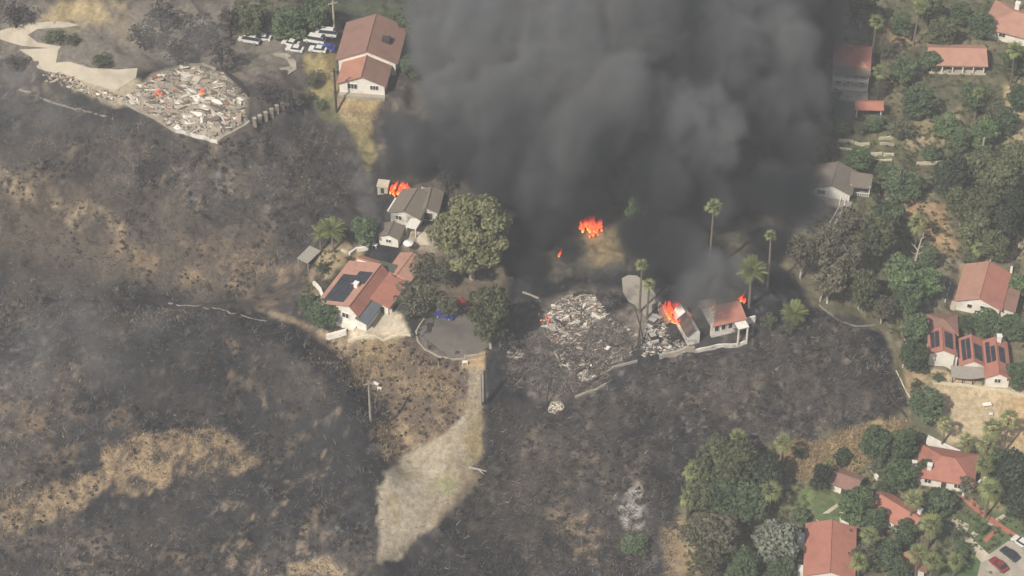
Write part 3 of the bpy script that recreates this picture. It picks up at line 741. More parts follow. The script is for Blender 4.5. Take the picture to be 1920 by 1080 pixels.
# --- solar roofed house: main block, side wing, rear wings
h = house('solar_roof_house', 'solar_house', 'red tile house with two blocks of solar panels on its roof beside the turning circle')
MH, MR, RXX = 3.9, 1.9, 3.3
wall_gable(h, -4.4, 5.0, 0, 14.5, MH, MR, 'y', 'stucco', rx=RXX)
rf = roof_gable(h, -4.4, 5.0, 0, 14.5, MH, MR, 'y', None, rx=RXX, mats=('tile_pink', 'tile_red'), over=.55)
zr = MH+MR+.12; slp = MR/(RXX+4.4)
ux = Vector((1, 0, slp)).normalized(); uy = Vector((0, 1, 0))
def on_roof(x, y): return Vector((x, y, zr-slp*(RXX-x)+.04))
for i in range(3):
    for j in range(9):
        if i == 2 and j > 5: continue
        solar_panel(rf[0], on_roof(-3.7+i*1.72, .5+j*1.06), ux, uy, 1.72, 1.06)
for i in range(2):
    for j in range(4): solar_panel(rf[0], on_roof(-.35+i*1.72, 7.4+j*1.06), ux, uy, 1.72, 1.06)
chimney(h, 1.6, 6.2, 4.5, 6.6, .9)
opening(h, 'window', (-2.4, -.02, 2.2), -90, 1.6, 1.3, 2); opening(h, 'window', (2.0, -.02, 2.2), -90, 1.6, 1.3, 2); opening(h, 'window', (-4.42, 12.6, 2.2), 180, 1.2, 1.4, 1)
MB().box(-4.2, 4.8, -1.6, -.02, -2.5, .3).build('terrace', 'stucco', h)
walls_box(h, 5.0, 9.4, 6.2, 15, 2.7, 'stucco'); MB().slab([(5.0,5.7,3.9),(10,5.7,2.6),(10,15.5,2.6),(5.0,15.5,3.9)], .22).build('roof', 'tile_red', h)
walls_box(h, 5.0, 7.4, -.5, 6.2, 2.5, 'stucco'); MB().slab([(4.9,-1.0,3.3),(8.0,-1.0,2.5),(8.0,6.0,2.5),(4.9,6.0,3.3)], .2).build('roof', 'roof_slate', h)
wall_gable(h, -3.5, 3.6, 14.5, 18.2, 2.9, .8, 'x', 'stucco'); roof_gable(h, -3.5, 1.2, 14.9, 18.4, 2.9, .8, 'x', 'tile_orange')
MB().slab([(1.6,14.8,3.9),(7.0,14.8,3.6),(5.6,18.6,3.6),(1.6,18.0,3.9)], .2).build('roof', 'roof_olive', h)
wall_gable(h, 4.2, 10.0, 15.4, 23.0, 2.9, 1.0, 'y', 'stucco'); roof_gable(h, 4.2, 10.0, 15.6, 23.0, 2.9, 1.0, 'y', 'tile_pink')
opening(h, 'door', (8.0, 6.16, 1.1), -90, 1.1, 2.1, 1)

# --- burning white house
h = house('burning_house', 'burning_house', 'white house with arched openings and red tile roof on fire')
walls_box(h, -.5, 7.0, 0, 8.5, 3.6, 'stucco_sooty')
MB().slab([(-.6,-.5,3.75),(7.5,-.5,3.75),(7.5,4.2,5.3),(2.2,4.2,5.3)], .22).build('roof', 'tile_red', h)
MB().slab([(2.2,4.2,5.3),(7.5,4.2,5.3),(7.5,9.0,3.75),(3.4,9.0,3.75)], .22).build('roof', 'charred_roof', h)
wall_gable(h, -6.4, -3.6, -.6, 8.0, 3.2, 1.3, 'y', 'stucco_sooty')
MB().slab([(-6.9,-1,3.0),(-5.0,-1,4.6),(-5.0,5,4.6),(-6.9,5,3.0)], .2).build('roof', 'charred_roof', h)
walls_box(h, -3.6, -.5, 1.0, 7.5, 2.6, 'charred')
for k, x in enumerate((.6, 2.2, 3.8)):
    o = opening(h, 'window', (x, -.02, 2.4), -90, .95, 1.5, 1, 'stucco_sooty')
    MB().tube((x, -.12, 3.15), (x, .02, 3.15), .48, .48, 12).build('arch', 'glass', h)
MB().box(4.6, 7.2, -2.6, 0, 3.1, 3.35).box(4.7, 5.0, -2.5, -2.2, -2, 3.1).box(6.8, 7.1, -2.5, -2.2, -2, 3.1).build('porch', 'stucco', h)
MB().box(7.0, 10.5, 1.5, 1.9, -2, 1.9).build('side_wall', 'stucco', h)

# --- right-hand neighbourhood
h = house('tan_tile_house', 'tan_house', 'white house with broad faded red tile roof beside the orange dirt track')
wall_gable(h, -4.6, 5.4, 0, 12.5, 3.2, 2.1, 'y', 'stucco'); roof_gable(h, -4.6, 5.4, 0, 12.5, 3.2, 2.1, 'y', None, mats=('tile_pink', 'tile_red'), over=.6)
opening(h, 'window', (-1.5, -.02, 2.0), -90, 1.0, 1.1, 1); opening(h, 'window', (1.4, -.02, 2.4), -90, .9, .9, 1); opening(h, 'door', (3.4, -.02, 1.1), -90, 1, 2.1, 1)
walls_box(h, 5.4, 8.6, 1.0, 8.0, 2.3, 'stucco'); MB().slab([(5.4,.6,2.9),(9.0,.6,2.4),(9.0,8.4,2.4),(5.4,8.4,2.9)], .2).build('roof', 'tile_brown', h)
MB().box(-7.5, -4.7, -.5, 7, -1.5, .18).build('terrace', 'concrete_pale', h)
for k in range(4): MB().tube((-7.2, 0+k*2.2, .1), (-7.2, 0+k*2.2, 2.4), .12, .12).build('post', 'white_paint', h)
h = house('panel_cottage', 'panel_cottage', 'narrow white cottage with one solar array on each slope of its red roof')
wall_gable(h, -2.9, 2.7, 0, 7, 3.9, 1.3, 'y', 'stucco'); rf = roof_gable(h, -2.9, 2.7, 0, 7, 3.9, 1.3, 'y', 'tile_red', over=.35)
zr = 5.32
for side, rr in ((-1, rf[0]), (1, rf[1])):
    s_ = 1.3/2.8; uxp = Vector((1, 0, -side*s_)).normalized()
    for j in range(3):
        for i in range(2):
            x = (-2.55 if side < 0 else .55)+i*1.0 - .1
            solar_panel(rr, Vector((x, 1.1+j*1.75, zr-s_*abs(x+.1)+.05)), uxp, uy, 1.0, 1.72)
walls_box(h, 2.7, 3.6, .8, 3.2, 2.3, 'stucco'); walls_box(h, -3.4, 3.6, 8.0, 14, 3.0, 'stucco'); roof_hip(h, -3.4, 3.6, 8.0, 14, 3.0, 1.4, 'tile_brown')
opening(h, 'window', (2.72, 5, 2.4), 0, 1, 1.1, 1)
h = house('panel_house', 'panel_house', 'white house with two red gable roofs carrying solar panels and a grey curved awning')
wall_gable(h, .2, 5.4, 0, 11.5, 3.0, 1.4, 'y', 'stucco'); rf = roof_gable(h, .2, 5.4, 0, 11.5, 3.0, 1.4, 'y', 'tile_red', over=.4)
s_ = 1.4/2.6; uxp = Vector((1, 0, s_)).normalized()
for j in range(4):
    for i in range(2):
        if j == 3 and i == 1: continue
        x = .55+i*1.05; solar_panel(rf[0], Vector((x, 4.0+j*1.7, 4.52-s_*(2.8-x)+.06)), uxp, uy, 1.05, 1.66)
uxn = Vector((1, 0, -s_)).normalized()
for j in range(3):
    x = 3.3; solar_panel(rf[1], Vector((x, 4.0+j*1.7, 4.52-s_*(x-2.8)+.06)), uxn, uy, 1.6, 1.66)
wall_gable(h, -5.4, .2, 3.6, 11.8, 3.0, 1.5, 'y', 'stucco'); rf = roof_gable(h, -5.4, .1, 3.6, 11.8, 3.0, 1.5, 'y', 'tile_red', over=.35)
s_ = 1.5/2.75
for side in (-1, 1):
    uxp = Vector((1, 0, -side*s_)).normalized()
    for j in range(4 if side < 0 else 3):
        for i in range(2):
            x = (-4.9 if side < 0 else -2.25)+i*1.0; solar_panel(rf[0 if side < 0 else 1], Vector((x, 4.4+j*1.7, 4.62-s_*abs(x+2.65)+.06)), uxp, uy, 1.0, 1.66)
chimney(h, 3.6, 10.9, 3.4, 5.6, 1.0)
aw = MB(); n = 12
for k in range(n):
    x0_, x1_ = -7.6+k*7.6/n, -7.6+(k+1)*7.6/n
    f0, f1 = -.2-1.4*math.sin(math.pi*(.25+.6*k/n)), -.2-1.4*math.sin(math.pi*(.25+.6*(k+1)/n))
    aw.slab([(x0_, f0+1.4, 2.25), (x1_, f1+1.4, 2.25), (x1_, 3.4, 2.75), (x0_, 3.4, 2.75)], .15)
aw.build('awning', 'wood_grey', h)
for k in range(4): MB().tube((-7.2+k*2.3, .35, -1), (-7.2+k*2.3, .35, 2.2), .12, .12).build('post', 'wood_dark', h)
opening(h, 'window', (2.8, -.02, 1.9), -90, 1.3, 1.1, 2)
h = house('hip_roof_house', 'hip_house', 'house under a wide red hip roof crossed by thin palm shadows')
walls_box(h, -5.8, 6.0, 0, 9, 3.0, 'stucco'); roof_hip(h, -5.8, 6.0, 0, 9, 3.0, 2.3, 'tile_red', over=.6)
opening(h, 'window', (-3.5, -.02, 1.6), -90, 1.4, 1.3, 2); opening(h, 'window', (3.0, -.02, 1.6), -90, 1.4, 1.3, 2); opening(h, 'door', (0, -.02, 1.1), -90, 1.1, 2.1, 1)
chimney(h, -3.6, 1.6, 3, 5.0, .9); MB().box(-7.6, -5.85, 1, 6, -1.5, 1.2).build('porch', 'white_paint', h)
h = house('red_roof_shed', 'red_shed', 'small white shed with brown red roof at the edge of dry grass', 'shed')
wall_gable(h, -3.0, 2.6, 0, 4.6, 2.4, 1.0, 'x', 'stucco'); roof_gable(h, -3.0, 2.6, 0, 4.6, 2.4, 1.0, 'x', 'tile_brown'); opening(h, 'window', (-3.02, 2.2, 1.4), 180, .9, .8, 1)
opening(h, 'door', (0, -.02, 1.0), -90, .9, 2.0, 1)
h = house('long_red_house', 'long_house', 'low house with long red roof half hidden behind a round tree')
wall_gable(h, -5.4, 5.4, -.6, 5.4, 2.7, 1.6, 'x', 'stucco'); roof_gable(h, -5.4, 5.4, -.6, 5.4, 2.7, 1.6, 'x', 'tile_red', over=.5)
opening(h, 'window', (2, -.62, 1.5), -90, 1.2, 1.1, 2); opening(h, 'window', (-2, -.62, 1.5), -90, 1.2, 1.1, 2); chimney(h, 4.4, 4.4, 2.6, 4.6, .8)
h = house('large_red_house', 'corner_house', 'large plain red roof house beside the grey green weeping tree')
wall_gable(h, -4.9, 5.0, 0, 14, 3.2, 1.7, 'y', 'stucco'); roof_gable(h, -4.9, 5.0, 0, 14, 3.2, 1.7, 'y', 'tile_red', over=.6)
for y in (3, 6.5, 10): opening(h, 'window', (-4.92, y, 1.8), 180, 1.2, 1.2, 2)
MB().box(-7.0, -4.95, 9.5, 12.5, -1.5, 2.3).build('side_porch', 'stucco', h); MB().box(-6.6, -4.95, 1.0, 3.2, -1.5, 2.2).build('side_porch', 'white_paint', h)
h = house('orange_roof_hut', 'orange_hut', 'small orange roofed hut under palms by the lower walk', 'hut')
wall_gable(h, -2.2, 2.2, 0, 4.5, 2.3, 1.0, 'y', 'stucco'); roof_gable(h, -2.2, 2.2, 0, 4.5, 2.3, 1.0, 'y', 'tile_orange')
opening(h, 'door', (0, -.02, 1.0), -90, .9, 2.0, 1)
h = house('pink_roof_house', 'far_pink_house', 'house with broad pale pink tile roof above the terraced garden')
walls_box(h, -9, 9, 0, 12, 3.4, 'stucco'); roof_hip(h, -9, 9, 0, 12, 3.4, 2.4, 'tile_pink', over=.7)
chimney(h, -3, 9, 4, 6.6, 1.1); opening(h, 'window', (-4, -.02, 2), -90, 1.6, 1.3, 2); opening(h, 'window', (3, -.02, 2), -90, 1.6, 1.3, 2)
h = house('porch_house', 'porch_house', 'low pink roofed house with a row of white porch columns')
walls_box(h, -7, 7, 2.2, 8, 2.9, 'stucco'); MB().slab([(-7.5,-.3,2.7),(7.5,-.3,2.7),(7.5,5.2,4.3),(-7.5,5.2,4.3)], .22).build('roof', 'tile_pink', h)
MB().slab([(-7.5,5.2,4.3),(7.5,5.2,4.3),(7.5,8.5,3.0),(-7.5,8.5,3.0)], .22).build('roof', 'tile_pink', h)
for k in range(6): MB().tube((-6.6+k*2.64, .2, -1), (-6.6+k*2.64, .2, 2.6), .17, .15, 8).build('column', 'white_paint', h)
for k in range(3): opening(h, 'window', (-4+k*4, 2.18, 1.6), -90, 1.3, 1.5, 2)
MB().box(-7.2, 7.2, -.4, 2.2, -1.5, .15).build('terrace', 'concrete_pale', h)
h = house('balcony_house', 'balcony_house', 'two storey house with white balcony and faded red roof at the edge of the smoke')
walls_box(h, -4.2, 4.4, 1.6, 11, 5.8, 'stucco_sooty'); roof_hip(h, -4.2, 4.4, 1.6, 11, 5.8, 2.0, 'tile_red', over=.5)
for z in (2.7, 0.0):
    MB().box(-4.4, 4.6, -.4, 1.6, z, z+.2).build('balcony_floor', 'white_paint', h)
    rl = MB().box(-4.4, 4.6, -.45, -.33, z+1.0, z+1.14)
    rl.box(-4.4, 4.6, -.42, -.36, z+.2, z+.85); ro = rl.build('railing', 'white_paint', h)
for k in range(5): MB().box(-4.3+k*2.17, -4.1+k*2.17, -.35, -.15, 0, 5.2).build('post', 'white_paint', h)
MB().slab([(-4.7,-.8,5.2),(4.9,-.8,5.2),(4.9,1.7,5.9),(-4.7,1.7,5.9)], .18).build('porch_roof', 'roof_grey', h)
for z in (1.5, 4.2):
    for k in range(3): opening(h, 'window', (-2.8+k*2.8, 1.58, z), -90, 1.3, 1.4, 2)
MB().box(-4.6, 4.8, -4.5, -.45, -1.5, .1).build('terrace', 'concrete', h)
h = house('garden_pavilion', 'pavilion', 'open red roofed pavilion on white posts below the balcony house', 'pavilion')
roof_gable(h, -3.3, 3.3, 0, 3.4, 2.9, 1.0, 'x', 'tile_red', over=.3)
for x in (-3, 3):
    for y in (.2, 3.2): MB().tube((x, y, -1), (x, y, 2.95), .16, .14, 8).build('post', 'white_paint', h)
MB().box(-3.2, 3.2, .1, .3, 2.75, 2.98).box(-3.2, 3.2, 3.1, 3.3, 2.75, 2.98).build('beam', 'wood_dark', h)
h = house('dark_roof_house', 'smoky_house', 'dark grey roofed house with white trim seen through thin smoke')
wall_gable(h, -4.6, 4.6, 0, 8, 2.6, 1.9, 'y', 'white_paint'); roof_gable(h, -4.6, 4.6, 0, 8, 2.6, 1.9, 'y', 'roof_grey', over=.6)
MB().box(-4.6, 5.4, -2.6, -.02, -1.5, .2).build('deck', 'wood_grey', h)
for k in range(7): MB().box(.6+k*.62, .9+k*.62, -.12, -.03, .5, 2.2).build('window_bar', 'white_paint', h)
opening(h, 'window', (-2.2, -.02, 1.5), -90, 1.8, 1.3, 3)
h = house('garden_gazebo', 'gazebo', 'little grey roofed gazebo with white railing and dark open sides', 'gazebo')
MB().slab([(-2.6,-.3,2.9),(2.6,-.3,2.9),(2.6,4.3,3.7),(-2.6,4.3,3.7)], .2).build('roof', 'roof_grey', h)
for x in (-2.2, 2.2):
    for y in (.2, 3.8): MB().box(x-.09, x+.09, y-.09, y+.09, -1.5, 3.2).build('post', 'white_paint', h)
MB().box(-2.4, 2.4, 0, 4.0, -1.5, .1).build('floor', 'wood_grey', h)
for k in range(11): MB().box(-2.2+k*.44-.06, -2.2+k*.44+.06, -.05, .03, .1, 1.0).build('baluster', 'white_paint', h)
MB().box(-2.35, 2.35, -.08, .05, 1.0, 1.12).build('rail', 'white_paint', h)
# ------------------------------------------------------------------ vegetation
def leaf_cards(P_, size, nrm, g, aspect=.6):
    """one small quad per point, roughly facing nrm with a random tilt"""
    n = len(P_)
    d_ = nrm+g.normal(0, .75, (n, 3)); d_ /= np.linalg.norm(d_, axis=1)[:, None]+1e-9
    r_ = g.normal(0, 1, (n, 3)); t = np.cross(d_, r_); t /= np.linalg.norm(t, axis=1)[:, None]+1e-9
    b = np.cross(d_, t); s = size*(.6+.8*g.random((n, 1)))
    A_ = t*s; B_ = b*s*aspect
    V = np.stack([P_-A_, P_+B_*.9, P_+A_, P_-B_], 1).reshape(-1, 3)
    F_ = np.arange(n*4).reshape(n, 4)
    return V, F_
KINDS = {
 #          colours light / dark                      lobes spread(z)  cards leaf  trunk        base
 'euc':   ((0.174,0.190,0.102), (0.082,0.094,0.055), 26, .95, 3000, .30, 'bark_pale', .22),
 'bigeuc':   ((0.250,0.252,0.125), (0.115,0.120,0.062), 44, .95, 11000, .17, 'bark_pale', .22),
 'oak':   ((0.140,0.191,0.099), (0.056,0.082,0.047), 20, .80, 2600, .30, 'bark', .12),
 'bright':((0.156,0.223,0.103), (0.068,0.104,0.050), 20, .85, 2600, .30, 'bark', .15),
 'open':  ((0.190,0.177,0.120), (0.094,0.090,0.065), 22, .95, 1500, .29, 'bark_pale', .30),
 'pale':  ((0.296,0.314,0.247), (0.150,0.168,0.132), 24, .90, 2800, .30, 'bark', .08),
 'pine':  ((0.096,0.121,0.079), (0.041,0.054,0.037), 24, 1.15, 2600, .28, 'bark', .08),
 'burnt': ((0.129,0.116,0.108), (0.046,0.043,0.046), 16, .80, 650, .26, 'charred', .15),
 'scrag': ((0.185,0.191,0.125), (0.085,0.089,0.061), 18, .80, 1300, .27, 'bark', .15),
 'shrub': ((0.135,0.159,0.086), (0.058,0.072,0.041), 10, .70, 900, .30, 'bark', -.05),
}
PROTO = {}
def tree_proto(kind, var):
    if (kind, var) in PROTO: return PROTO[(kind, var)]
    light, dark, nl, zs, cards, leaf, tr, basez = KINDS[kind]
    g = np.random.default_rng(hash_(kind)*10+var); rr = random.Random(hash_(kind)*10+var)
    # crown of unit radius 4 in a tree 10 high
    lob = []
    ztop = 9.6; zb = max(basez, .02)*10
    zc = (ztop+zb)/2; hzv = (ztop-zb)/2
    for k in range(nl):
        th = 2.399963*k+rr.uniform(-.4, .4); f = (k+.5)/nl
        z = zc+hzv*(1-2*f)*.82
        prof = math.sqrt(max(0, 1-((z-zc)/hzv)**2))
        if kind == 'pine': prof = (1-(z-zb)/(ztop-zb))**.7*1.0+.12
        rad = 4*prof*rr.uniform(.35, .80)
        lr = (rr.uniform(1.0, 1.75) if kind != 'bigeuc' else rr.uniform(.7, 1.3))*(1.0 if kind not in ('burnt', 'open') else .85)
        lob.append((rad*math.cos(th), rad*math.sin(th), z, lr, rr.uniform(0, 1)))
    lob.append((0, 0, zc, 2.2, .3))
    wts = np.array([l[3]**2 for l in lob]); wts /= wts.sum()
    Ps, Ns, Cs = [], [], []
    for l, wgt in zip(lob, wts):
        m = max(6, int(cards*wgt))
        q = g.normal(0, 1, (m, 3)); q[:, 2] = np.abs(q[:, 2])*.9-.35*g.random(m); q /= np.linalg.norm(q, axis=1)[:, None]
        r_ = l[3]*(.55+.5*g.random((m, 1))**.6)
        p = np.array(l[:3])+q*r_*np.array([1, 1, .8])
        if kind == 'pale': p[:, 2] -= (np.hypot(p[:, 0], p[:, 1])/4)**2*1.2
        Ps.append(p); Ns.append(q)
        k_ = np.clip(.25+.5*l[4]+g.normal(0, .22, m), 0, 1)[:, None]
        Cs.append(np.array(dark)*(1-k_)+np.array(light)*k_)
    Pp = np.vstack(Ps); Nn = np.vstack(Ns); Cc = np.vstack(Cs)
    V, F_ = leaf_cards(Pp, leaf*1.25, Nn, g, .62)
    crown = fast_mesh(V, F_, np.repeat(Cc, 4, 0), 'crown'); crown.materials.append(MAT['foliage'])
    mb = MB(); top = zc+.6
    bend = [Vector((rr.uniform(-.25, .25)*k, rr.uniform(-.25, .25)*k, -1.2+(top+1.2)*k/4)) for k in range(5)]
    for a, b, k in zip(bend[:-1], bend[1:], range(4)): mb.tube(a, b, .34-.06*k, .28-.06*k, 7)
    for l in lob[:12]:
        s = bend[1].lerp(bend[4], rr.uniform(0.1, .9)); e = Vector(l[:3]); m = s.lerp(e, .5)+Vector((0, 0, .35))
        mb.tube(s, m, .14, .10, 5); mb.tube(m, e, .10, .04, 5)
        if kind in ('burnt', 'open', 'scrag'):
            for _ in range(4):
                mb.tube(e, e+Vector((rr.uniform(-1, 1), rr.uniform(-1, 1), rr.uniform(-.2, 1)))*1.2, .05, .02, 4)
    trunk = mesh(mb.v, mb.f, 'trunk'); trunk.materials.append(MAT[tr])
    PROTO[(kind, var)] = (trunk, crown); return PROTO[(kind, var)]
def hash_(s): return sum(ord(c)*(i+3) for i, c in enumerate(s)) % 997
TN = {'bigeuc': ('eucalyptus_tree', 'tree'), 'euc': ('eucalyptus_tree', 'tree'), 'oak': ('oak_tree', 'tree'), 'bright': ('leafy_tree', 'tree'), 'open': ('open_crowned_tree', 'tree'), 'pale': ('weeping_tree', 'tree'),
      'pine': ('pine_tree', 'tree'), 'burnt': ('burnt_tree', 'tree'), 'scrag': ('scraggly_tree', 'tree'), 'shrub': ('shrub', 'shrub')}
tree_n = 0
def tree(kind, u, v, rp, hm, label, group=None):
    """crown centre at pixel (u, v), crown radius rp pixels, height hm metres"""
    global tree_n
    tree_n += 1
    var = tree_n % 3
    t, c = tree_proto(kind, var)
    b = G(u, v, hm*.58)
    dep = np.dot(np.array(b)-CAM, FW); rad = rp/(F/dep)
    o = empty(TN[kind][0], b, rnd.uniform(0, 6.28)); o.scale = (rad/4.6, rad/4.6, hm/10)
    tag(o, label, TN[kind][1], group)
    link('trunk', t, o); link('crown', c, o)
    return o

# --- centre
tree('bigeuc', 886,440, 90, 22, 'largest broad olive green eucalyptus standing against the dark smoke')
tree('euc', 920,590, 50, 17, 'tall olive eucalyptus at the edge of the turning circle')
tree('scrag', 775,560, 44, 8, 'scraggly dusty tree between solar roofed house and turning circle')
tree('scrag', 797,500, 34, 8, 'scraggly dusty tree below the largest eucalyptus')
tree('scrag', 838,572, 28, 7, 'scraggly shaded tree beside the red car')
tree('scrag', 835,505, 28, 8, 'scraggly tree under the largest eucalyptus')
tree('oak', 682,430, 30, 8, 'round dark green tree behind the solar roofed house')
tree('oak', 605,588, 36, 6, 'dark green bushy tree below the white wall of solar roofed house')
tree('oak', 575,568, 24, 4.5, 'small dark tree beside the solar roofed house on the burn edge')
tree('shrub', 605,500, 16, 2.5, 'low green shrub by the grey lean-to')
tree('shrub', 655,487, 10, 1.8, 'tiny round shrub in the dry yard behind the solar roofed house')
tree('burnt', 838,330, 26, 10, 'dark smoky tree behind the garage')
tree('bright', 1193,400, 24, 10, 'faint green tree standing in the smoke beside the orange fire')
tree('shrub', 1440,600, 18, 4, 'small green tree beside the burning white house')
tree('shrub', 1386,612, 18, 3.2, 'green bush in front of the burning white house')
tree('burnt', 945,640, 30, 6, 'blackened tree next to the tall eucalyptus of the turning circle')
tree('burnt', 1150,560, 26, 5, 'charred leafless tree beside the concrete driveway')
tree('burnt', 1260,628, 20, 4, 'charred shrubby tree below the burning white house')
# --- wood on the beside the smoke
for u, v, r_, h_, lab in ((1505,478,38,12,'brown open tree with pale limbs touching the blue smoke'),(1550,465,42,13,'tallest brown green open tree behind the pale leaning forked trunk'),(1592,488,40,12,'brown open tree between the stair foot and the olive tree'),
    (1555,530,38,11,'brown open tree just above the pale leaning forked trunk'),(1590,425,38,11,'brown open tree at the foot of the white railed stair')):
    tree('open', u, v, r_, h_, lab)
tree('euc', 1615,540, 36, 11, 'olive tree at the upper edge of the burnt slope, beside pale limbed trees')
tree('euc', 1640,445, 44, 12, 'broad olive tree below the grey roofed gazebo')
tree('oak', 1665,402, 38, 9, 'dark round tree beside the orange dirt track')
tree('bright', 1692,515, 44, 10, 'broad bright green tree below the dead white trunk')
tree('bright', 1740,530, 38, 9, 'bright green tree between dead white trunk and faded red tile house')
tree('oak', 1703,560, 32, 8, 'dark green tree below the bright green pair')
tree('open', 1655,578, 30, 8, 'thin pale stemmed tree on the upper corner of the burnt slope')
tree('oak', 1742,480, 22, 6, 'dark rounded tree beside the dead white trunk')
tree('oak', 1716,612, 30, 7, 'dark tree behind the narrow solar cottage')
tree('oak', 1716,665, 36, 8, 'dense dark tree in front of the narrow solar cottage')
tree('oak', 1736,755, 42, 8, 'round dark tree at the corner of the tan yard and burnt slope')
tree('scrag', 1480,612, 16, 3, 'scrubby bush below the spiky rosette palm')
# --- upper right wood
for kind, u, v, r_, h_, lab in (('pine',1790,325,40,12,'dark pine at the corner of the wood next to the cream terrace wall'),('euc',1838,318,44,13,'grey green tree pierced by the pale thin pole'),('euc',1876,338,44,13,'grey green tree beside the pale thin pole in the wood'),
    ('pine',1905,385,40,12,'dark pine deep in the wood above the brown utility pole'),('euc',1808,385,40,12,'grey green tree bordering the upper bend of the orange track'),('euc',1845,392,46,13,'broadest grey green crown in the middle of the wood'),
    ('pine',1885,420,38,12,'dark pine between the broadest crown and the brown utility pole'),('euc',1828,432,36,11,'grey green tree above the small palm of the faded red tile house'),('euc',1862,460,32,10,'grey green tree on the lower rim of the wood'),
    ('euc',1905,300,36,11,'grey green tree on the upper rim of the wood'),('pine',1768,328,32,10,'small dark pine beside the wide low tree')):
    tree(kind, u, v, r_, h_, lab)
tree('oak', 1690,345, 44, 7, 'wide low green tree beside the grey roofed gazebo')
tree('oak', 1716,345, 24, 6, 'green tree at the head of the orange dirt track')
tree('bright', 1608,298, 36, 6, 'flat topped bright green tree above the grey roofed gazebo')
tree('oak', 1655,318, 22, 5, 'small green tree above the wide low tree')
tree('shrub', 1822,480, 26, 4, 'green shrub above the faded red tile house')
# --- tree belt at the foot of the burnt slope
tree('euc', 1330,872, 42, 11, 'olive tree on the upper edge of the tree belt below the burnt slope')
tree('euc', 1388,868, 48, 13, 'tall olive tree in the middle of the belt below the burnt slope')
tree('pine', 1438,885, 44, 13, 'dark tall conifer next to the dry tan grass')
tree('oak', 1350,930, 42, 10, 'dark oak in the heart of the belt below the burnt slope')
tree('oak', 1402,938, 46, 11, 'broad dark oak behind the brownish open tree')
tree('euc', 1308,925, 34, 9, 'light olive tree on the burnt side of the belt')
tree('open', 1350,1005, 54, 13, 'large brownish open crowned tree beside the grey green weeping tree')
tree('scrag', 1298,995, 34, 8, 'thin olive tree beside the earth bank on the burnt side')
tree('pale', 1456,1010, 54, 12, 'grey green weeping tree beside the large red roof')
tree('oak', 1396,1062, 46, 9, 'dark tree below the brownish open tree')
tree('oak', 1462,1075, 36, 8, 'dark green tree below the grey green weeping tree')
tree('scrag', 1325,1060, 34, 8, 'dusty olive tree below the brownish open tree')
tree('oak', 1190,1018, 32, 5, 'lone green tree standing on the burnt slope')
tree('pine', 1540,890, 26, 8, 'dark narrow tree at the edge of the dry tan grass')
tree('euc', 1345,838, 26, 8, 'small olive tree at the tip of the belt below the burnt slope')
tree('shrub', 1500,850, 16, 2.5, 'dark shrub among the dry tan grass')
tree('oak', 1502,965, 22, 4, 'small dark tree beside the lawn of the red roof shed')
# --- lower right gardens
tree('oak', 1645,828, 38, 8, 'round green tree bordering the dry tan grass')
tree('oak', 1694,828, 34, 8, 'round green tree next to the terrace wall of the hip roof house')
tree('bright', 1688,888, 38, 8, 'bright green tree beside the hip roof house')
tree('bright', 1608,945, 44, 9, 'rounded bright green tree hiding part of the long red roof')
tree('oak', 1642,972, 28, 7, 'dark green tree before the long red roof')
tree('oak', 1760,938, 38, 7, 'green tree in front of the hip roof house')
tree('scrag', 1625,1045, 34, 8, 'yellowish tree beside the large red roof')
tree('oak', 1668,1038, 34, 8, 'dark green tree between the large red roof and the lower palms')
tree('pine', 1902,885, 48, 14, 'massive dark conifer beside the lawns')
tree('pine', 1916,935, 34, 12, 'dark conifer overlooking the brick path')
tree('oak', 1906,702, 30, 6, 'green tree beside the house with curved awning')
tree('oak', 1850,605, 36, 6, 'leafy tree behind the house with curved awning')
tree('oak', 1900,615, 34, 6, 'leafy tree behind the chimney of the curved awning house')
tree('oak', 1812,607, 20, 5, 'small leafy tree between the two solar roofed cottages')
tree('bright', 1910,535, 26, 6, 'bright tree beside the faded red tile house')
tree('shrub', 1795,1000, 20, 3, 'reddish shade shrub beside the lower walk')
for kind, u, v, r_, h_, lab in (('oak',1735,878,22,5,'small dark tree tucked against the hip roof house'),('scrag',1812,908,22,5,'dusty bush between hip roof house and garden wall'),('oak',1700,995,28,6,'dark tree among the palms below the long red roof'),
    ('oak',1688,1072,32,7,'dark tree beside the small orange roofed hut'),('bright',1838,990,16,3,'small bright bush on the lawn by the brick path'),('oak',1805,1030,20,4,'dark bush beside the lower walk'),('scrag',1640,876,18,4,'dusty bush at the end of the short white wall'),
    ('oak',1872,858,24,6,'dark tree between palm clump and massive conifer'),('oak',1655,915,20,5,'dark tree behind the long red roof'),('scrag',1590,1000,14,4,'thin bush at the ridge end of the large red roof'),('oak',1765,990,18,4,'dark bush beside the full crowned palm'),
    ('oak',1582,855,20,4,'dark bush standing in the dry tan grass'),('shrub',1760,705,16,2.5,'low shrub before the narrow solar cottage'),('shrub',1718,720,14,2.2,'low shrub on the edge of the tan yard')):
    tree(kind, u, v, r_, h_, lab)
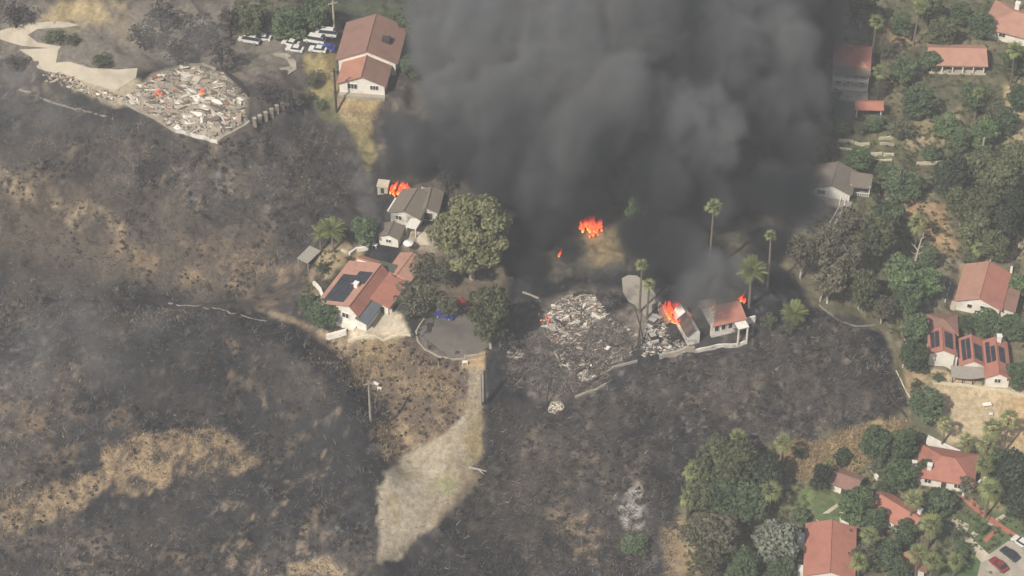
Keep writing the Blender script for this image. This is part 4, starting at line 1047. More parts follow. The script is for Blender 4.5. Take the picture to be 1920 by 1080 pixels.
# --- top right gardens
for kind, u, v, r_, h_, lab in (('euc',1618,12,34,12,'olive tree behind the balcony house at the smoke edge'),('oak',1690,45,24,7,'dark tree behind the tall thin palm of the balcony house'),
    ('oak',1695,130,30,8,'dark tree beside the balcony house'),('oak',1722,190,40,9,'broad dark tree beside the red pavilion'),('euc',1765,60,34,9,'olive tree behind the porch house'),
    ('bright',1775,235,32,6,'bright green tree below the porch house garden'),('oak',1830,180,34,8,'dark tree at the corner of the porch house'),('bright',1848,250,36,8,'bright green tree above the dense wood'),
    ('bright',1905,110,30,9,'bright green tree below the broad pale pink roof'),('oak',1890,225,30,7,'green tree by the bare tan bank'),('oak',1572,235,26,5,'smoky green tree below the balcony house'),
    ('scrag',1688,240,32,6,'dusty tree above the cream terrace walls'),('oak',1572,205,18,5,'small smoky tree beside the red pavilion'),('scrag',1650,165,18,6,'thin bare tree behind the red pavilion'),
    ('oak',1840,45,30,8,'dark tree beside the broad pale pink roof'),('euc',1740,15,32,10,'olive tree uphill of the porch house'),('oak',1640,230,24,4,'green tree directly below the red pavilion'),('oak',1745,112,24,6,'dark tree beside the porch columns'),('scrag',1662,92,20,6,'dusty tree on the earth patch behind the balcony house'),('oak',1800,262,28,6,'dark tree between bright garden trees and dense wood'),('scrag',1865,200,26,6,'dusty tree above the bare tan bank'),('oak',1745,285,22,5,'low dark tree above the cream terrace wall'),('oak',1910,180,28,7,'dark tree at the top of the bare tan bank'),('scrag',1612,240,18,4,'dusty bush between the red pavilion and the terrace walls'),('oak',1800,25,26,7,'dark tree between porch house and pink roof'),('shrub',1860,290,20,3,'shrub at the upper rim of the dense wood'),('burnt',1560,285,18,5,'sooty tree beside the terrace walls in the smoke')):
    tree(kind, u, v, r_, h_, lab)
# --- top left
for kind, u, v, r_, h_, lab in (('euc',470,35,34,9,'olive tree above the parked yellowish vehicle'),('oak',540,42,44,9,'dark green tree behind the white parked vehicles'),('oak',592,22,36,9,'dark green tree between the white vans and the brown tile roof'),
    ('oak',770,40,34,9,'dark green tree beside the brown tile roof'),('euc',800,20,40,11,'olive tree fading into the smoke behind the brown tile roof'),('oak',770,120,26,7,'smoky tree beside the brown tile roof house'),
    ('burnt',268,65,34,8,'blackened purple grey tree above the ruin driveway'),('burnt',370,62,50,10,'large blackened tree behind the white ruin'),('burnt',330,92,36,8,'blackened tree at the back corner of the white ruin'),
    ('burnt',415,100,34,9,'blackened tree close behind the white ruin, by the pillars'),('burnt',300,25,36,9,'blackened tree on the upper drive'),('burnt',430,35,30,9,'grey scorched tree beside the olive tree'),
    ('burnt',500,170,36,6,'scorched tree beside the white ruin'),('burnt',545,190,26,6,'scorched tree above the burnt gully beside the brown tile roof house'),('burnt',25,22,38,8,'grey smoky tree on the upper road'),
    ('scrag',590,145,22,4,'yellowish bush below the parked vehicles'),('shrub',600,195,18,2.5,'olive bush on the bank beside the brown pole'),('shrub',575,180,16,2.5,'olive bush above the burnt gully'),
    ('shrub',100,68,26,2.5,'dark low bush inside the drive loop'),('shrub',135,72,20,2.2,'dark low bush beside the drive loop'),('shrub',190,112,24,2.6,'green bush beside the lower driveway'),('burnt',30,115,26,4,'grey burnt bush at the edge of the upper road')):
    tree(kind, u, v, r_, h_, lab)

# --- palms: every frond a part
def frond_mesh(kind, seed):
    rr = random.Random(seed); V = []; F_ = []; Cc = []
    if kind == 'fan':
        # stalk and a folded fan of leaflets
        L0 = .85; V += [(-.03,0,0),(.03,0,0),(0,L0,.12)]; F_.append((0,1,2)); Cc += [(.16,.17,.06)]*3
        n = 8
        for k in range(n):
            a = R(-58+116*k/(n-1)); ln = 1.25*(1-.3*abs(a)/1.0)*rr.uniform(.8, 1.15); b = len(V)
            tip = (math.sin(a)*ln, L0+math.cos(a)*ln, .12-.42*(ln/1.15)**2); w_ = .085
            mid = (math.sin(a)*ln*.55, L0+math.cos(a)*ln*.55, .14)
            px, py = math.cos(a)*w_, -math.sin(a)*w_
            V += [(0,L0,.12),(mid[0]+px,mid[1]+py,mid[2]),tip,(mid[0]-px,mid[1]-py,mid[2]-.04)]
            F_.append((b,b+1,b+2,b+3)); c = rr.uniform(.9, 1.5); Cc += [(.16*c,.19*c,.075*c)]*2+[(.27*c,.27*c,.13*c)]+[(.16*c,.19*c,.075*c)]
    else:
        n = 9; Lf = 3.1
        def pt(t): return (0, Lf*t*(1-.12*t), .95*t-1.55*t*t)
        for k in range(n):
            t0 = .12+.88*k/n; a = pt(t0); c = rr.uniform(.8, 1.15)
            for s in (-1, 1):
                ln = .85*(1-abs(t0-.45)*.9); b = len(V)
                V += [a, (s*ln*.55, a[1]+ln*.42+.1, a[2]-.02), (s*ln, a[1]+ln*.65, a[2]-.22*ln), (s*ln*.45, a[1]+ln*.12, a[2]-.03)]
                F_.append((b,b+1,b+2,b+3)); Cc += [(.19*c,.22*c,.085*c)]*4
        for k in range(4):
            a, b_ = pt(k/4), pt((k+1)/4); b = len(V)
            V += [(-.05,a[1],a[2]),(.05,a[1],a[2]),(.04,b_[1],b_[2]),(-.04,b_[1],b_[2])]; F_.append((b,b+1,b+2,b+3)); Cc += [(.18,.18,.07)]*4
    me = mesh(V, F_, 'frond'); at = me.color_attributes.new('Col', 'FLOAT_COLOR', 'POINT')
    for i, c in enumerate(Cc): at.data[i].color = (*c, 1)
    me.materials.append(MAT['foliage']); return me
FR = {'fan': [frond_mesh('fan', s) for s in (1, 2, 3)], 'feather': [frond_mesh('feather', s) for s in (4, 5, 6)]}
def palm(kind, u, v, hm, label, size=1.0, n=None, skirt=True, charred=False, group=None, lean=0.0):
    b = G(u, v, hm); o = empty('palm_tree', b, rnd.uniform(0, 6.28)); tag(o, label, 'palm', group)
    mb = MB(); k = 7; r0 = .30 if kind == 'fan' else .36
    ln = Vector((rnd.uniform(-1, 1), rnd.uniform(-1, 1), 0))*.02*hm
    pts_ = [Vector((ln.x*(i/k)**2, ln.y*(i/k)**2, -1.0+(hm+1.0)*i/k)) for i in range(k+1)]
    for i in range(k): mb.tube(pts_[i], pts_[i+1], r0*(1-.35*i/k)*(1.25 if i == 0 else 1), r0*(1-.35*(i+1)/k), 7)
    mb.build('trunk', 'charred' if charred else 'palm_trunk', o); top = pts_[-1]
    if skirt:
        sk = MB()
        for i in range(16):
            a = 2*math.pi*i/16+rnd.uniform(-.1, .1); r_ = .75*size*rnd.uniform(.7, 1.1); dz = rnd.uniform(1.0, 1.9)*size
            c, s = math.cos(a), math.sin(a); cw, sw = math.cos(a+.35), math.sin(a+.35)
            sk.poly([top+Vector((c*.2, s*.2, -.1)), top+Vector((c*r_, s*r_, -.55*dz)), top+Vector((c*r_*.6, s*r_*.6, -dz)), top+Vector((cw*r_*.8, sw*r_*.8, -.6*dz))])
        sk.build('dead_skirt', 'palm_skirt', o)
    n = n or (19 if kind == 'fan' else 24)
    for i in range(n):
        f = (i+.5)/n; el = R(72-105*f) if kind == 'fan' else R(70-88*f)
        a = 2.399963*i+rnd.uniform(-.2, .2)
        fo = link('frond', FR[kind][i % 3], o)
        s = 1.2*size*rnd.uniform(.85, 1.1)
        fo.matrix_local = Matrix.Translation(top)@Matrix.Rotation(a, 4, 'Z')@Matrix.Rotation(el, 4, 'X')@Matrix.Diagonal((s, s, s, 1))
    return o
palm('fan', 1338,388, 20, 'tall palm whose crown alone stands out of the thick smoke', .95)
palm('fan', 1203,497, 14, 'tallest thin palm beside the concrete driveway', .75)
palm('fan', 1216,534, 10, 'shorter thin palm beside the concrete driveway', .75)
palm('fan', 1448,444, 15, 'thin palm half lost in the blue smoke', .7)
palm('feather', 1410,508, 11, 'large feathery palm behind the burning white house', 1.05, skirt=False)
palm('feather', 1488,588, 3.2, 'short spiky rosette palm at the burnt edge', .95, skirt=False)
palm('feather', 622,432, 6, 'feathery green palm on the edge of the burnt slope', 1.1, n=18, skirt=False)
palm('feather', 600,440, 5, 'thin feathery palm by the grey lean-to', .8, n=12, skirt=False)
palm('fan', 1722,420, 7, 'palm with brown hanging skirt on the orange dirt track', 1.2)
for u, v, hm, s, lab in ((1385,820,9,.95,'palm rising over the top of the tree belt'),(1471,830,11,1.0,'palm at the dry tan grass beside the conifer'),(1445,920,9,1.15,'palm with long bare trunk in front of the dark oak'),
    (1297,885,8,1.0,'pale yellowish palm on the burnt edge of the belt'),(1290,935,7,.9,'second pale palm on the burnt edge of the belt'),(1772,797,7,1.0,'palm on the lower edge of the tan yard, beside the round dark tree'),
    (1815,830,6,1.05,'palm above the terrace wall of the hip roof house'),(1862,802,9,1.2,'palm in the clump at the edge of tan yard'),(1893,785,11,1.15,'tallest palm of the clump at the edge of tan yard'),
    (1852,835,6,1.1,'low palm of the clump at the edge of tan yard'),(1745,985,8,1.3,'full crowned palm between hip roof house and lower walk'),(1722,1040,8,1.2,'palm above the small orange roofed hut'),
    (1748,1055,8,1.1,'palm beside the small orange roofed hut'),(1712,938,9,1.1,'palm between the long red roof and the hip roof house'),(1857,918,9,1.3,'yellowish palm beside the brick path'),
    (1846,872,8,1.1,'palm behind the dark conifer by the hip roof house'),(1630,1005,7,1.1,'yellowish palm at the corner of the large red roof'),(1612,1055,6,1.1,'palm in front of the large red roof'),
    (1792,1052,6,1.0,'palm on the lower lawn by the parking court'),(1642,42,14,1.0,'very tall thin palm in front of the balcony house'),(1722,14,12,1.0,'palm uphill of the porch house'),
    (1650,133,9,.95,'palm between balcony house and red pavilion'),(1905,95,11,1.2,'palm below the broad pale pink roof'),(1838,468,5,.9,'small palm above the faded red tile house'),(1835,175,8,.8,'palm at the corner of the porch house garden'),
    (1555,872,5,.7,'small palm in the dry tan grass')):
    palm('fan', u, v, hm, lab, s)
def bare_trunk(u, v, hm, label, mat='charred', r_=.22, lean=(0, 0), branches=0, name='burnt_palm_trunk', cat='tree trunk'):
    b = G(u, v); o = empty(name, b); tag(o, label, cat); mb = MB(); k = 6
    pts_ = [Vector((lean[0]*(i/k)**1.3, lean[1]*(i/k)**1.3, -.6+(hm+.6)*i/k)) for i in range(k+1)]
    for i in range(k): mb.tube(pts_[i], pts_[i+1], r_*(1-.1*i), r_*(1-.1*(i+1)), 7)
    mb.build('trunk', mat, o)
    for i in range(branches):
        s = pts_[2+i % 4]; a = 2.4*i; m = s+Vector((math.cos(a), math.sin(a), .7))*hm*.14; e = m+Vector((math.cos(a+.5), math.sin(a+.5), 1.0))*hm*.13
        MB().tube(s, m, r_*.5, r_*.35, 6).tube(m, e, r_*.35, r_*.12, 5).tube(m, m+Vector((math.cos(a-.9), math.sin(a-.9), .5))*hm*.1, r_*.25, r_*.08, 5).build('branch', mat, o)
    return o
bare_trunk(1196,652, 11, 'tall charred palm trunk without crown below the driveway', lean=(.6, .5))
bare_trunk(1207,640, 9, 'leaning charred palm trunk without crown below the driveway', lean=(-2.2, 1.0))
bare_trunk(1089,610, 6, 'thin charred trunk standing in the white rubble', r_=.14)
bare_trunk(1716,490, 7, 'dead white tree trunk with forked branches', 'bark_pale', .32, (.8, .3), 5, 'dead_tree', 'tree')
bare_trunk(1537,565, 7, 'pale leaning forked trunk at the top of burnt slope', 'bark_pale', .25, (1.6, .5), 3, 'dead_tree', 'tree')
# fallen burnt tree on the slope
a, b = G(1606,727), G(1668,690); mb = MB(); fl = empty('fallen_burnt_tree', a); tag(fl, 'fallen black branching tree lying on the burnt slope', 'fallen tree')
L_ = [a.lerp(b, i/8) for i in range(9)]; L_ = [Vector((p.x+rnd.uniform(-.4, .4), p.y+rnd.uniform(-.4, .4), H(p.x, p.y)+.35)) for p in L_]
for i in range(8): mb.tube(L_[i]-a, L_[i+1]-a, .34-.03*i, .31-.03*i, 6)
mb.build('trunk', 'charred', fl)
for i in (2, 4, 5, 6):
    e = L_[i]+Vector((rnd.uniform(-2, 2), rnd.uniform(-3, 2), 0)); e.z = H(e.x, e.y)+.3; MB().tube(L_[i]-a, e-a, .15, .06, 5).build('branch', 'charred', fl)
for (u0, v0, u1, v1, lab) in ((1635,735,1668,765,'straight black log below the fallen branching tree'),(1668,745,1700,785,'thick black log at the burnt corner of the tan grass'),(880,878,912,885,'pale forked branch at the foot of the tan break')):
    a, b = G(u0, v0), G(u1, v1); lg = empty('fallen_log', a); tag(lg, lab, 'log'); m_ = 'charred' if 'black' in lab else 'bark_pale'
    c = b-a; MB().tube((0,0,.25), (c.x*.5, c.y*.5, c.z*.5+.3), .28, .24, 7).tube((c.x*.5, c.y*.5, c.z*.5+.3), (c.x, c.y, c.z+.25), .24, .16, 7).build('trunk', m_, lg)
    MB().tube((c.x*.55, c.y*.55, c.z*.55+.3), (c.x*.55+1.2, c.y*.55-1.5, c.z*.6+.3), .14, .05, 5).build('branch', m_, lg)
# ------------------------------------------------------------------ poles, walls, fences
def utility_pole(u, v, hm, label, mat='wood_grey', arms=1, yaw=20):
    o = empty('utility_pole', G(u, v), R(yaw)); tag(o, label, 'pole')
    MB().tube((0,0,-1), (0,0,hm), .30, .22, 8).build('pole', mat, o)
    for k in range(arms):
        ca = MB().box(-1.2, 1.2, -.22, -.08, hm-.7-k*1.1, hm-.52-k*1.1).build('crossarm', mat, o)
        for x in (-1.05, -.5, .5, 1.05): MB().tube((x, -.15, hm-.52-k*1.1), (x, -.15, hm-.3-k*1.1), .06, .05, 6).build('insulator', 'white_paint', ca)
    return o
utility_pole(695,790, 12, 'grey utility pole at the tip of the burnt spur', 'wood_grey')
utility_pole(902,760, 9.5, 'grey utility pole at the burnt edge of the tan break', 'wood_grey', 0)
utility_pole(909,758, 10, 'black shadow line of the grey pole beside the tan break, built as a pole', 'charred', 0)  # added black upright, stands in for the grey pole's cast shadow
utility_pole(631,210, 13, 'dark brown utility pole before the brown tile roof house', 'wood_dark')
utility_pole(627,58, 9, 'pale utility pole behind the brown tile roof house', 'wood_pale', 1)
utility_pole(1683,384, 11, 'black utility pole at the head of the orange track', 'wood_dark')
utility_pole(1902,486, 8, 'brown utility pole above the faded red tile house', 'wood_dark', 0)
utility_pole(1836,318, 10, 'pale thin pole rising out of the dense wood', 'bark_pale', 0)

def wall(name, uv, mat, label, cat='wall', w_=.35, h_=.9):
    return kerb(name, gl(*uv), mat, w_, h_, None, label, cat)
wall('retaining_wall', [(1236,671),(1270,664),(1303,657)], 'concrete', 'long pale concrete retaining wall below the burning white house', w_=.5, h_=1.0)
wall('retaining_wall', [(1303,660),(1345,650),(1400,642)], 'stucco_sooty', 'sooty low wall joining the burning white house to the slope', h_=.7)
wall('retaining_wall', [(1078,746),(1100,737),(1120,731),(1136,721)], 'concrete', 'thin pale curved wall below the small rubble pit', w_=.3, h_=.5)
wall('retaining_wall', [(1125,705),(1150,690),(1180,682),(1195,678)], 'concrete', 'thin pale wall between rubble lot and burnt slope', w_=.3, h_=.5)
wall('garden_wall', [(612,634),(632,629),(650,624)], 'stucco', 'short white wall below the solar roofed house', w_=.6, h_=1.1)
wall('garden_wall', [(652,640),(690,630),(750,628),(770,630)], 'cream', 'long cream kerb wall below the patio', h_=.4)
wall('garden_wall', [(696,566),(712,580),(725,588),(735,585)], 'stucco', 'curved white patio wall of the solar roofed house', w_=.7, h_=1.3)
wall('garden_wall', [(588,532),(600,545),(606,560)], 'stucco', 'white stepped wall beside the solar roofed house', w_=.6, h_=.8)
wall('garden_wall', [(655,478),(668,468),(690,466)], 'white_paint', 'white yard wall behind the solar roofed house', w_=.5, h_=.6)
wall('garden_wall', [(640,470),(650,474),(662,475)], 'cream', 'cream stone edging in the dry yard', w_=.5, h_=.5)
wall('garden_wall', [(1896,506),(1893,530),(1890,556)], 'stucco', 'white wall beside the faded red tile house', w_=.5, h_=1.2)
wall('garden_wall', [(1738,826),(1765,840),(1798,855)], 'stucco', 'white terrace wall behind the hip roof house', w_=1.4, h_=1.2)
wall('garden_wall', [(1803,862),(1815,870),(1828,876)], 'stucco', 'white wall stub beside the hip roof house', w_=.7, h_=1.0)
wall('garden_wall', [(1630,878),(1638,890),(1646,900)], 'stucco', 'short white wall at the edge of the dry tan grass', w_=.5, h_=1.0)
wall('garden_wall', [(1805,930),(1822,915),(1848,900)], 'stucco', 'white garden wall at the head of the brick path', w_=.5, h_=1.0)
wall('garden_wall', [(1577,968),(1578,985),(1590,992)], 'stucco', 'white wall on the lawn below the rounded bright tree', w_=.8, h_=1.4)
wall('garden_wall', [(1795,840),(1850,700)][:0] or [(1752,718),(1800,722),(1860,732),(1920,742)], 'cream', 'low cream wall in front of the solar roofed cottages', h_=.5)
wall('garden_wall', [(1718,309),(1742,308),(1766,306)], 'cream', 'cream terrace wall above the wide low tree')
for k, (uv) in enumerate(([(1572,266),(1600,268)],[(1602,270),(1630,272)],[(1648,262),(1676,258)],[(1574,281),(1596,284)],[(1600,286),(1622,284)],[(1632,292),(1654,290)],[(1656,292),(1676,292)],[(1634,302),(1672,303)],[(1650,272),(1676,274)])):
    tag(wall('terrace_wall', uv, 'cream', 'low cream terrace wall below the red pavilion', h_=.8), group='cream terrace walls')
wall('concrete_drain', [(75,183),(110,196),(140,205),(180,214),(212,224)], 'concrete', 'pale concrete drain running down from the upper driveway', 'drain', .55, .15)
wall('concrete_drain', [(36,168),(58,174)], 'concrete', 'short pale drain end on the upper burnt slope', 'drain', .5, .15)
wall('concrete_drain', [(316,568),(370,574),(440,588),(500,602)], 'wood_grey', 'pale drain along the crest of the burnt spur', 'drain', .25, .1)
wall('concrete_drain', [(980,548),(1010,560)], 'concrete', 'pale kerb beside the burnt lot', 'kerb', .4, .2)
wall('garden_wall', [(1535,572),(1570,600),(1605,612),(1640,610)], 'wood_grey', 'pale stone edge along the top of the burnt slope', w_=.35, h_=.2)
wall('garden_wall', [(1690,625),(1700,650),(1692,690)], 'cream', 'thin pale path edge beside the dense dark tree', w_=.25, h_=.12)
wall('garden_wall', [(1680,695),(1690,715),(1705,745)], 'cream', 'pale edge between burnt slope and tan yard', w_=.25, h_=.12)

# wooden gate at the end of the turning circle
o = empty('wooden_gate', G(890,672), R(10)); tag(o, 'pale timber gate at the end of the turning circle', 'gate')
for x in (-2.2, 2.2): MB().box(x-.12, x+.12, -.12, .12, -.6, 1.4).build('post', 'wood_pale', o)
for z in (.35, .8, 1.2): MB().box(-2.1, 2.1, -.05, .05, z-.09, z+.09).build('rail', 'wood_pale', o)
# lean-to
o = empty('lean_to', G(580,490), R(-35)); tag(o, 'grey flat lean-to roof on posts at the edge of the burnt slope', 'shelter')
MB().slab([(-1.6,-2.4,1.9),(1.6,-2.4,1.9),(1.6,2.4,2.3),(-1.6,2.4,2.3)], .15).build('roof', 'wood_grey', o)
for x in (-1.4, 1.4):
    for y in (-2.1, 2.1): MB().box(x-.09, x+.09, y-.09, y+.09, -1, 2.0).build('post', 'wood_grey', o)
MB().box(-1.5, 1.5, 2.0, 2.1, -.6, 2.0).build('back_wall', 'wood_grey', o)
# white stair rail through the smoke
o = empty('stair', G(1565,420), 0); tag(o, 'white railed stair descending from the grey roofed gazebo', 'stair')
q = [G(1592,350), G(1580,378), G(1577,395), G(1560,424)]
for s in (-.6, .6):
    mb = MB()
    for a, b in zip(q[:-1], q[1:]): mb.tube(a+Vector((s,0,1.1))-o.location, b+Vector((s,0,1.1))-o.location, .11, .11, 6)
    mb.build('handrail', 'white_paint', o)
for a, b in zip(q[:-1], q[1:]):
    n = max(2, int((b-a).length/1.2))
    for k in range(n):
        p = a.lerp(b, k/n)-o.location; MB().box(p.x-.6, p.x+.6, p.y-.35, p.y+.35, p.z-.5, p.z+.2).build('step', 'wood_grey', o)
        MB().tube((p.x+.6, p.y, p.z), (p.x+.6, p.y, p.z+1.1), .07, .07, 5).build('baluster', 'white_paint', o)
# patio umbrella and furniture
def umbrella(u, v, label, r_=1.6):
    o = empty('patio_umbrella', G(u, v), 0); tag(o, label, 'umbrella')
    MB().tube((0,0,-.3), (0,0,2.5), .05, .05, 6).build('pole', 'wood_pale', o)
    mb = MB(); n = 8
    for i in range(n):
        a, b = 2*math.pi*i/n, 2*math.pi*(i+1)/n
        mb.poly([(0,0,2.6),(r_*math.cos(a), r_*math.sin(a), 2.05),(r_*math.cos(b), r_*math.sin(b), 2.05)])
        mb.poly([(r_*math.cos(a), r_*math.sin(a), 2.05),(r_*math.cos(a), r_*math.sin(a), 1.85),(r_*math.cos(b), r_*math.sin(b), 1.85),(r_*math.cos(b), r_*math.sin(b), 2.05)])
    mb.build('canopy', 'white_paint', o)
umbrella(715,574, 'white umbrella on the patio of the solar roofed house')
umbrella(811,372, 'white umbrella beside the garage', 1.4)
umbrella(766,468, 'white umbrella by the pale court behind the solar roofed house', 1.2)
def table(u, v, label, w_=1.6, l_=.9, yaw=0):
    o = empty('garden_table', G(u, v), R(yaw)); tag(o, label, 'table')
    MB().box(-w_/2, w_/2, -l_/2, l_/2, .68, .76).build('tabletop', 'white_paint', o)
    for x in (-w_/2+.1, w_/2-.1):
        for y in (-l_/2+.1, l_/2-.1): MB().box(x-.05, x+.05, y-.05, y+.05, -.3, .68).build('leg', 'white_paint', o)
table(1850,762, 'white table standing alone in the tan yard', 2.0, 1.0, 10); table(1857,780, 'small white table below the lone one in the tan yard', .9, .7)
table(686,462, 'white table in the yard behind the solar roofed house', 1.8, 1.0, -20); table(703,463, 'square white table next to the red rear wing', 1.1, 1.0, -20); table(872,683, 'white table on the earth patch beyond the gate', 1.2, .8)
table(705,723, 'small white table on the brown slope below the pole', 1.4, .8, -30); table(712,732, 'lowest white table on the brown slope', 1.0, .6, -20)
def rack(u, v, label, hm=2.4):
    o = empty('ladder_rack', G(u, v), R(-20)); tag(o, label, 'rack')
    for x in (-.5, .5): MB().box(x-.08, x+.08, -.08, .08, -.3, hm).build('rail', 'white_paint', o)
    for k in range(5): MB().box(-.5, .5, -.06, .06, .3+k*.45, .45+k*.45).build('rung', 'white_paint', o)
rack(795,366, 'white ladder rack standing beside the garage')

# ------------------------------------------------------------------ vehicles
def vehicle(u, v, yaw, paint, label, kind='car', burnt=False):
    o = empty('parked_car' if kind == 'car' else 'parked_van', G(u, v), R(yaw)); tag(o, label, 'car' if kind == 'car' else 'van')
    L_, W_ = (4.4, 1.8) if kind == 'car' else (5.4, 2.0)
    if kind == 'car': pr = [(-2.2,.35),(2.2,.35),(2.2,.72),(1.9,.88),(.95,.95),(-1.75,1.0),(-2.2,.85)]; cb = [(.95,.95),(.3,1.45),(-1.1,1.47),(-1.75,1.0)]
    else: pr = [(-2.7,.35),(2.7,.35),(2.7,.95),(1.8,1.15),(-2.7,1.15)]; cb = [(1.8,1.15),(1.3,2.05),(-2.6,2.1),(-2.7,1.15)]
    def ext(p, w0, w1, name, mat, par):
        mb = MB(); n = len(p); zmn = min(q[1] for q in p); zmx = max(q[1] for q in p)
        ww = [w0+(w1-w0)*(q[1]-zmn)/(zmx-zmn) for q in p]
        mb.v = [(-w_/2, q[0], q[1]) for q, w_ in zip(p, ww)]+[(w_/2, q[0], q[1]) for q, w_ in zip(p, ww)]
        mb.f = [tuple(range(n-1, -1, -1)), tuple(range(n, 2*n))]+[(i, (i+1) % n, n+(i+1) % n, n+i) for i in range(n)]
        return mb.build(name, mat, par)
    ext(pr, W_, W_*.97, 'body', paint, o); c = ext(cb, W_*.95, W_*.76, 'cabin', 'glass' if not burnt else 'charred', o)
    zt = cb[1][1]; MB().slab([(-W_*.39, cb[2][0], zt+.04), (W_*.39, cb[2][0], zt+.04), (W_*.39, cb[1][0], zt+.04), (-W_*.39, cb[1][0], zt+.04)][::1], .06).build('roof', paint, o)
    for x in (-W_/2+.05, W_/2-.05):
        for y in (-L_*.3, L_*.31):
            wl = MB().tube((x-.1, y, .33), (x+.1, y, .33), .33, .33, 12).build('wheel', 'tyre', o)
            MB().tube((x-.115, y, .33), (x+.115, y, .33), .19, .19, 8).build('rim', 'chrome', wl)
    for s in (-1, 1):
        MB().box(s*W_*.36-.17, s*W_*.36+.17, L_/2-.03, L_/2+.03, .62, .76).build('headlight', 'chrome', o)
        MB().box(s*W_*.38-.12, s*W_*.38+.12, -L_/2-.03, -L_/2+.02, .66, .8).build('taillight', 'car_red', o)
    return o
vehicle(834,594, 70, 'car_blue', 'blue car parked in tree shade on the turning circle')
vehicle(868,574, 35, 'car_red', 'red car parked under the tall eucalyptus')
vehicle(468,78, 75, 'car_white', 'pale van parked under olive tree on the upper drive', 'van')
vehicle(492,74, 80, 'car_white', 'pale car parked next to the pale van of the upper drive')
vehicle(545,84, 70, 'car_white', 'white car parked before the dark green trees')
vehicle(553,95, 75, 'car_white', 'white car parked lower beside the olive bank')
vehicle(590,78, 75, 'car_white', 'white van parked beside the brown tile roof', 'van')
vehicle(612,66, 80, 'car_white', 'white van parked behind the other near the brown tile roof', 'van')
vehicle(612,92, 78, 'car_blue', 'blue covered car tucked against the brown tile roof house')
vehicle(596,96, 78, 'car_white', 'small white car next to the blue covered one')
vehicle(1226,606, -35, 'car_burnt', 'burnt out pale car shell below the driveway', 'car', True)
vehicle(1222,634, 20, 'car_burnt', 'second burnt car shell in the rubble below the driveway', 'car', True)
vehicle(1893,1042, 40, 'car_dark', 'dark car on the parking court')
vehicle(1872,1062, 35, 'car_red', 'red car on the parking court')
vehicle(1914,1020, 45, 'car_white', 'white car at the end of the brick path')


# ------------------------------------------------------------------ ruins: pale rubble of the burnt houses
def slabmesh(seed, flat):
    rr = random.Random(seed); mb = MB(); n = rr.choice((4, 5, 6))
    pts_ = [(math.cos(2*math.pi*k/n+rr.uniform(-.2, .2))*rr.uniform(.7, 1), math.sin(2*math.pi*k/n)*rr.uniform(.5, 1)*(.5 if flat == 'plank' else 1), rr.uniform(-.08, .08)) for k in range(n)]
    mb.slab(pts_, .22 if flat != 'lump' else .7); me = mesh(mb.v, mb.f, 'debris'); me.materials.append(MAT['debris']); return me
DEB = [slabmesh(s, f) for s, f in ((1,'plank'),(2,'slab'),(3,'lump'),(4,'plank'),(5,'slab'),(6,'plank'))]
def in_poly(x, y, p):
    c = False
    for k in range(len(p)):
        a, b = p[k], p[(k+1) % len(p)]
        if (a[1] > y) != (b[1] > y) and x < a[0]+(y-a[1])/(b[1]-a[1])*(b[0]-a[0]): c = not c
    return c
def rubble(par, poly, n, smin, smax, ang, nsmall, tone=(.42,.37,.30)):
    us = [p[0] for p in poly]; vs = [p[1] for p in poly]; k = 0
    org = par.location
    while k < n:
        u, v = rnd.uniform(min(us), max(us)), rnd.uniform(min(vs), max(vs))
        if not in_poly(u, v, poly): continue
        p = G(u, v); s = rnd.uniform(smin, smax)*(1 if rnd.random() < .8 else 1.5)
        o = link('debris', DEB[rnd.randrange(6)], par)
        o.location = p-org+Vector((0, 0, .12+.3*rnd.random())); o.rotation_euler = (rnd.gauss(0, .22), rnd.gauss(0, .22), R(ang)+rnd.gauss(0, .45)+(math.pi if rnd.random() < .5 else 0))
        o.scale = (s*1.25, s*.75, s*.6); k += 1
    # fine rubble between the pieces
    V = []; Cc = []; F_ = []
    g = np.random.default_rng(n); cnt = 0
    base, fc = ICO1 if False else (np.array([(-1,-1,-1),(1,-1,-1),(1,1,-1),(-1,1,-1),(-.8,-.8,1),(.8,-.8,1),(.8,.8,1),(-.8,.8,1)])*.5, np.array([(0,3,2,1),(4,5,6,7),(0,1,5,4),(1,2,6,5),(2,3,7,6),(3,0,4,7)]))
    while cnt < nsmall:
        u, v = rnd.uniform(min(us), max(us)), rnd.uniform(min(vs), max(vs))
        if not in_poly(u, v, poly): continue
        p = G(u, v)-org; a = rnd.uniform(0, 6.28); s = np.array([rnd.uniform(.15, .9), rnd.uniform(.1, .3), rnd.uniform(.08, .3)])
        q = base*s; c, sn = math.cos(a), math.sin(a); q = np.stack([q[:, 0]*c-q[:, 1]*sn, q[:, 0]*sn+q[:, 1]*c, q[:, 2]], 1)+np.array(p)+np.array([0, 0, .12])
        V.append(q); F_.append(fc+8*cnt); t_ = rnd.choice((1.5, 1.2, .9, .5, .25, .2)); Cc.append(np.tile(np.array(tone)*t_, (8, 1))); cnt += 1
    o = link('fine_rubble', fast_mesh(np.vstack(V), np.vstack(F_), np.vstack(Cc), 'fine_rubble'), par, 'scrub'); o['kind'] = 'stuff'
polyA = [(228,186),(295,140),(350,122),(418,138),(462,182),(456,228),(408,262),(335,243)]
ra = empty('white_ruin', G(345,200)); tag(ra, 'burnt out house reduced to a wide heap of white rubble on the upper terrace', 'ruin')
rubble(ra, polyA, 260, .6, 1.5, -25, 900)
def stub(par, uv, h_, mat='concrete', w_=.4):
    o = kerb('wall_stub', gl(*uv), mat, w_, h_, None); o.parent = par; o.location = -par.location; return o
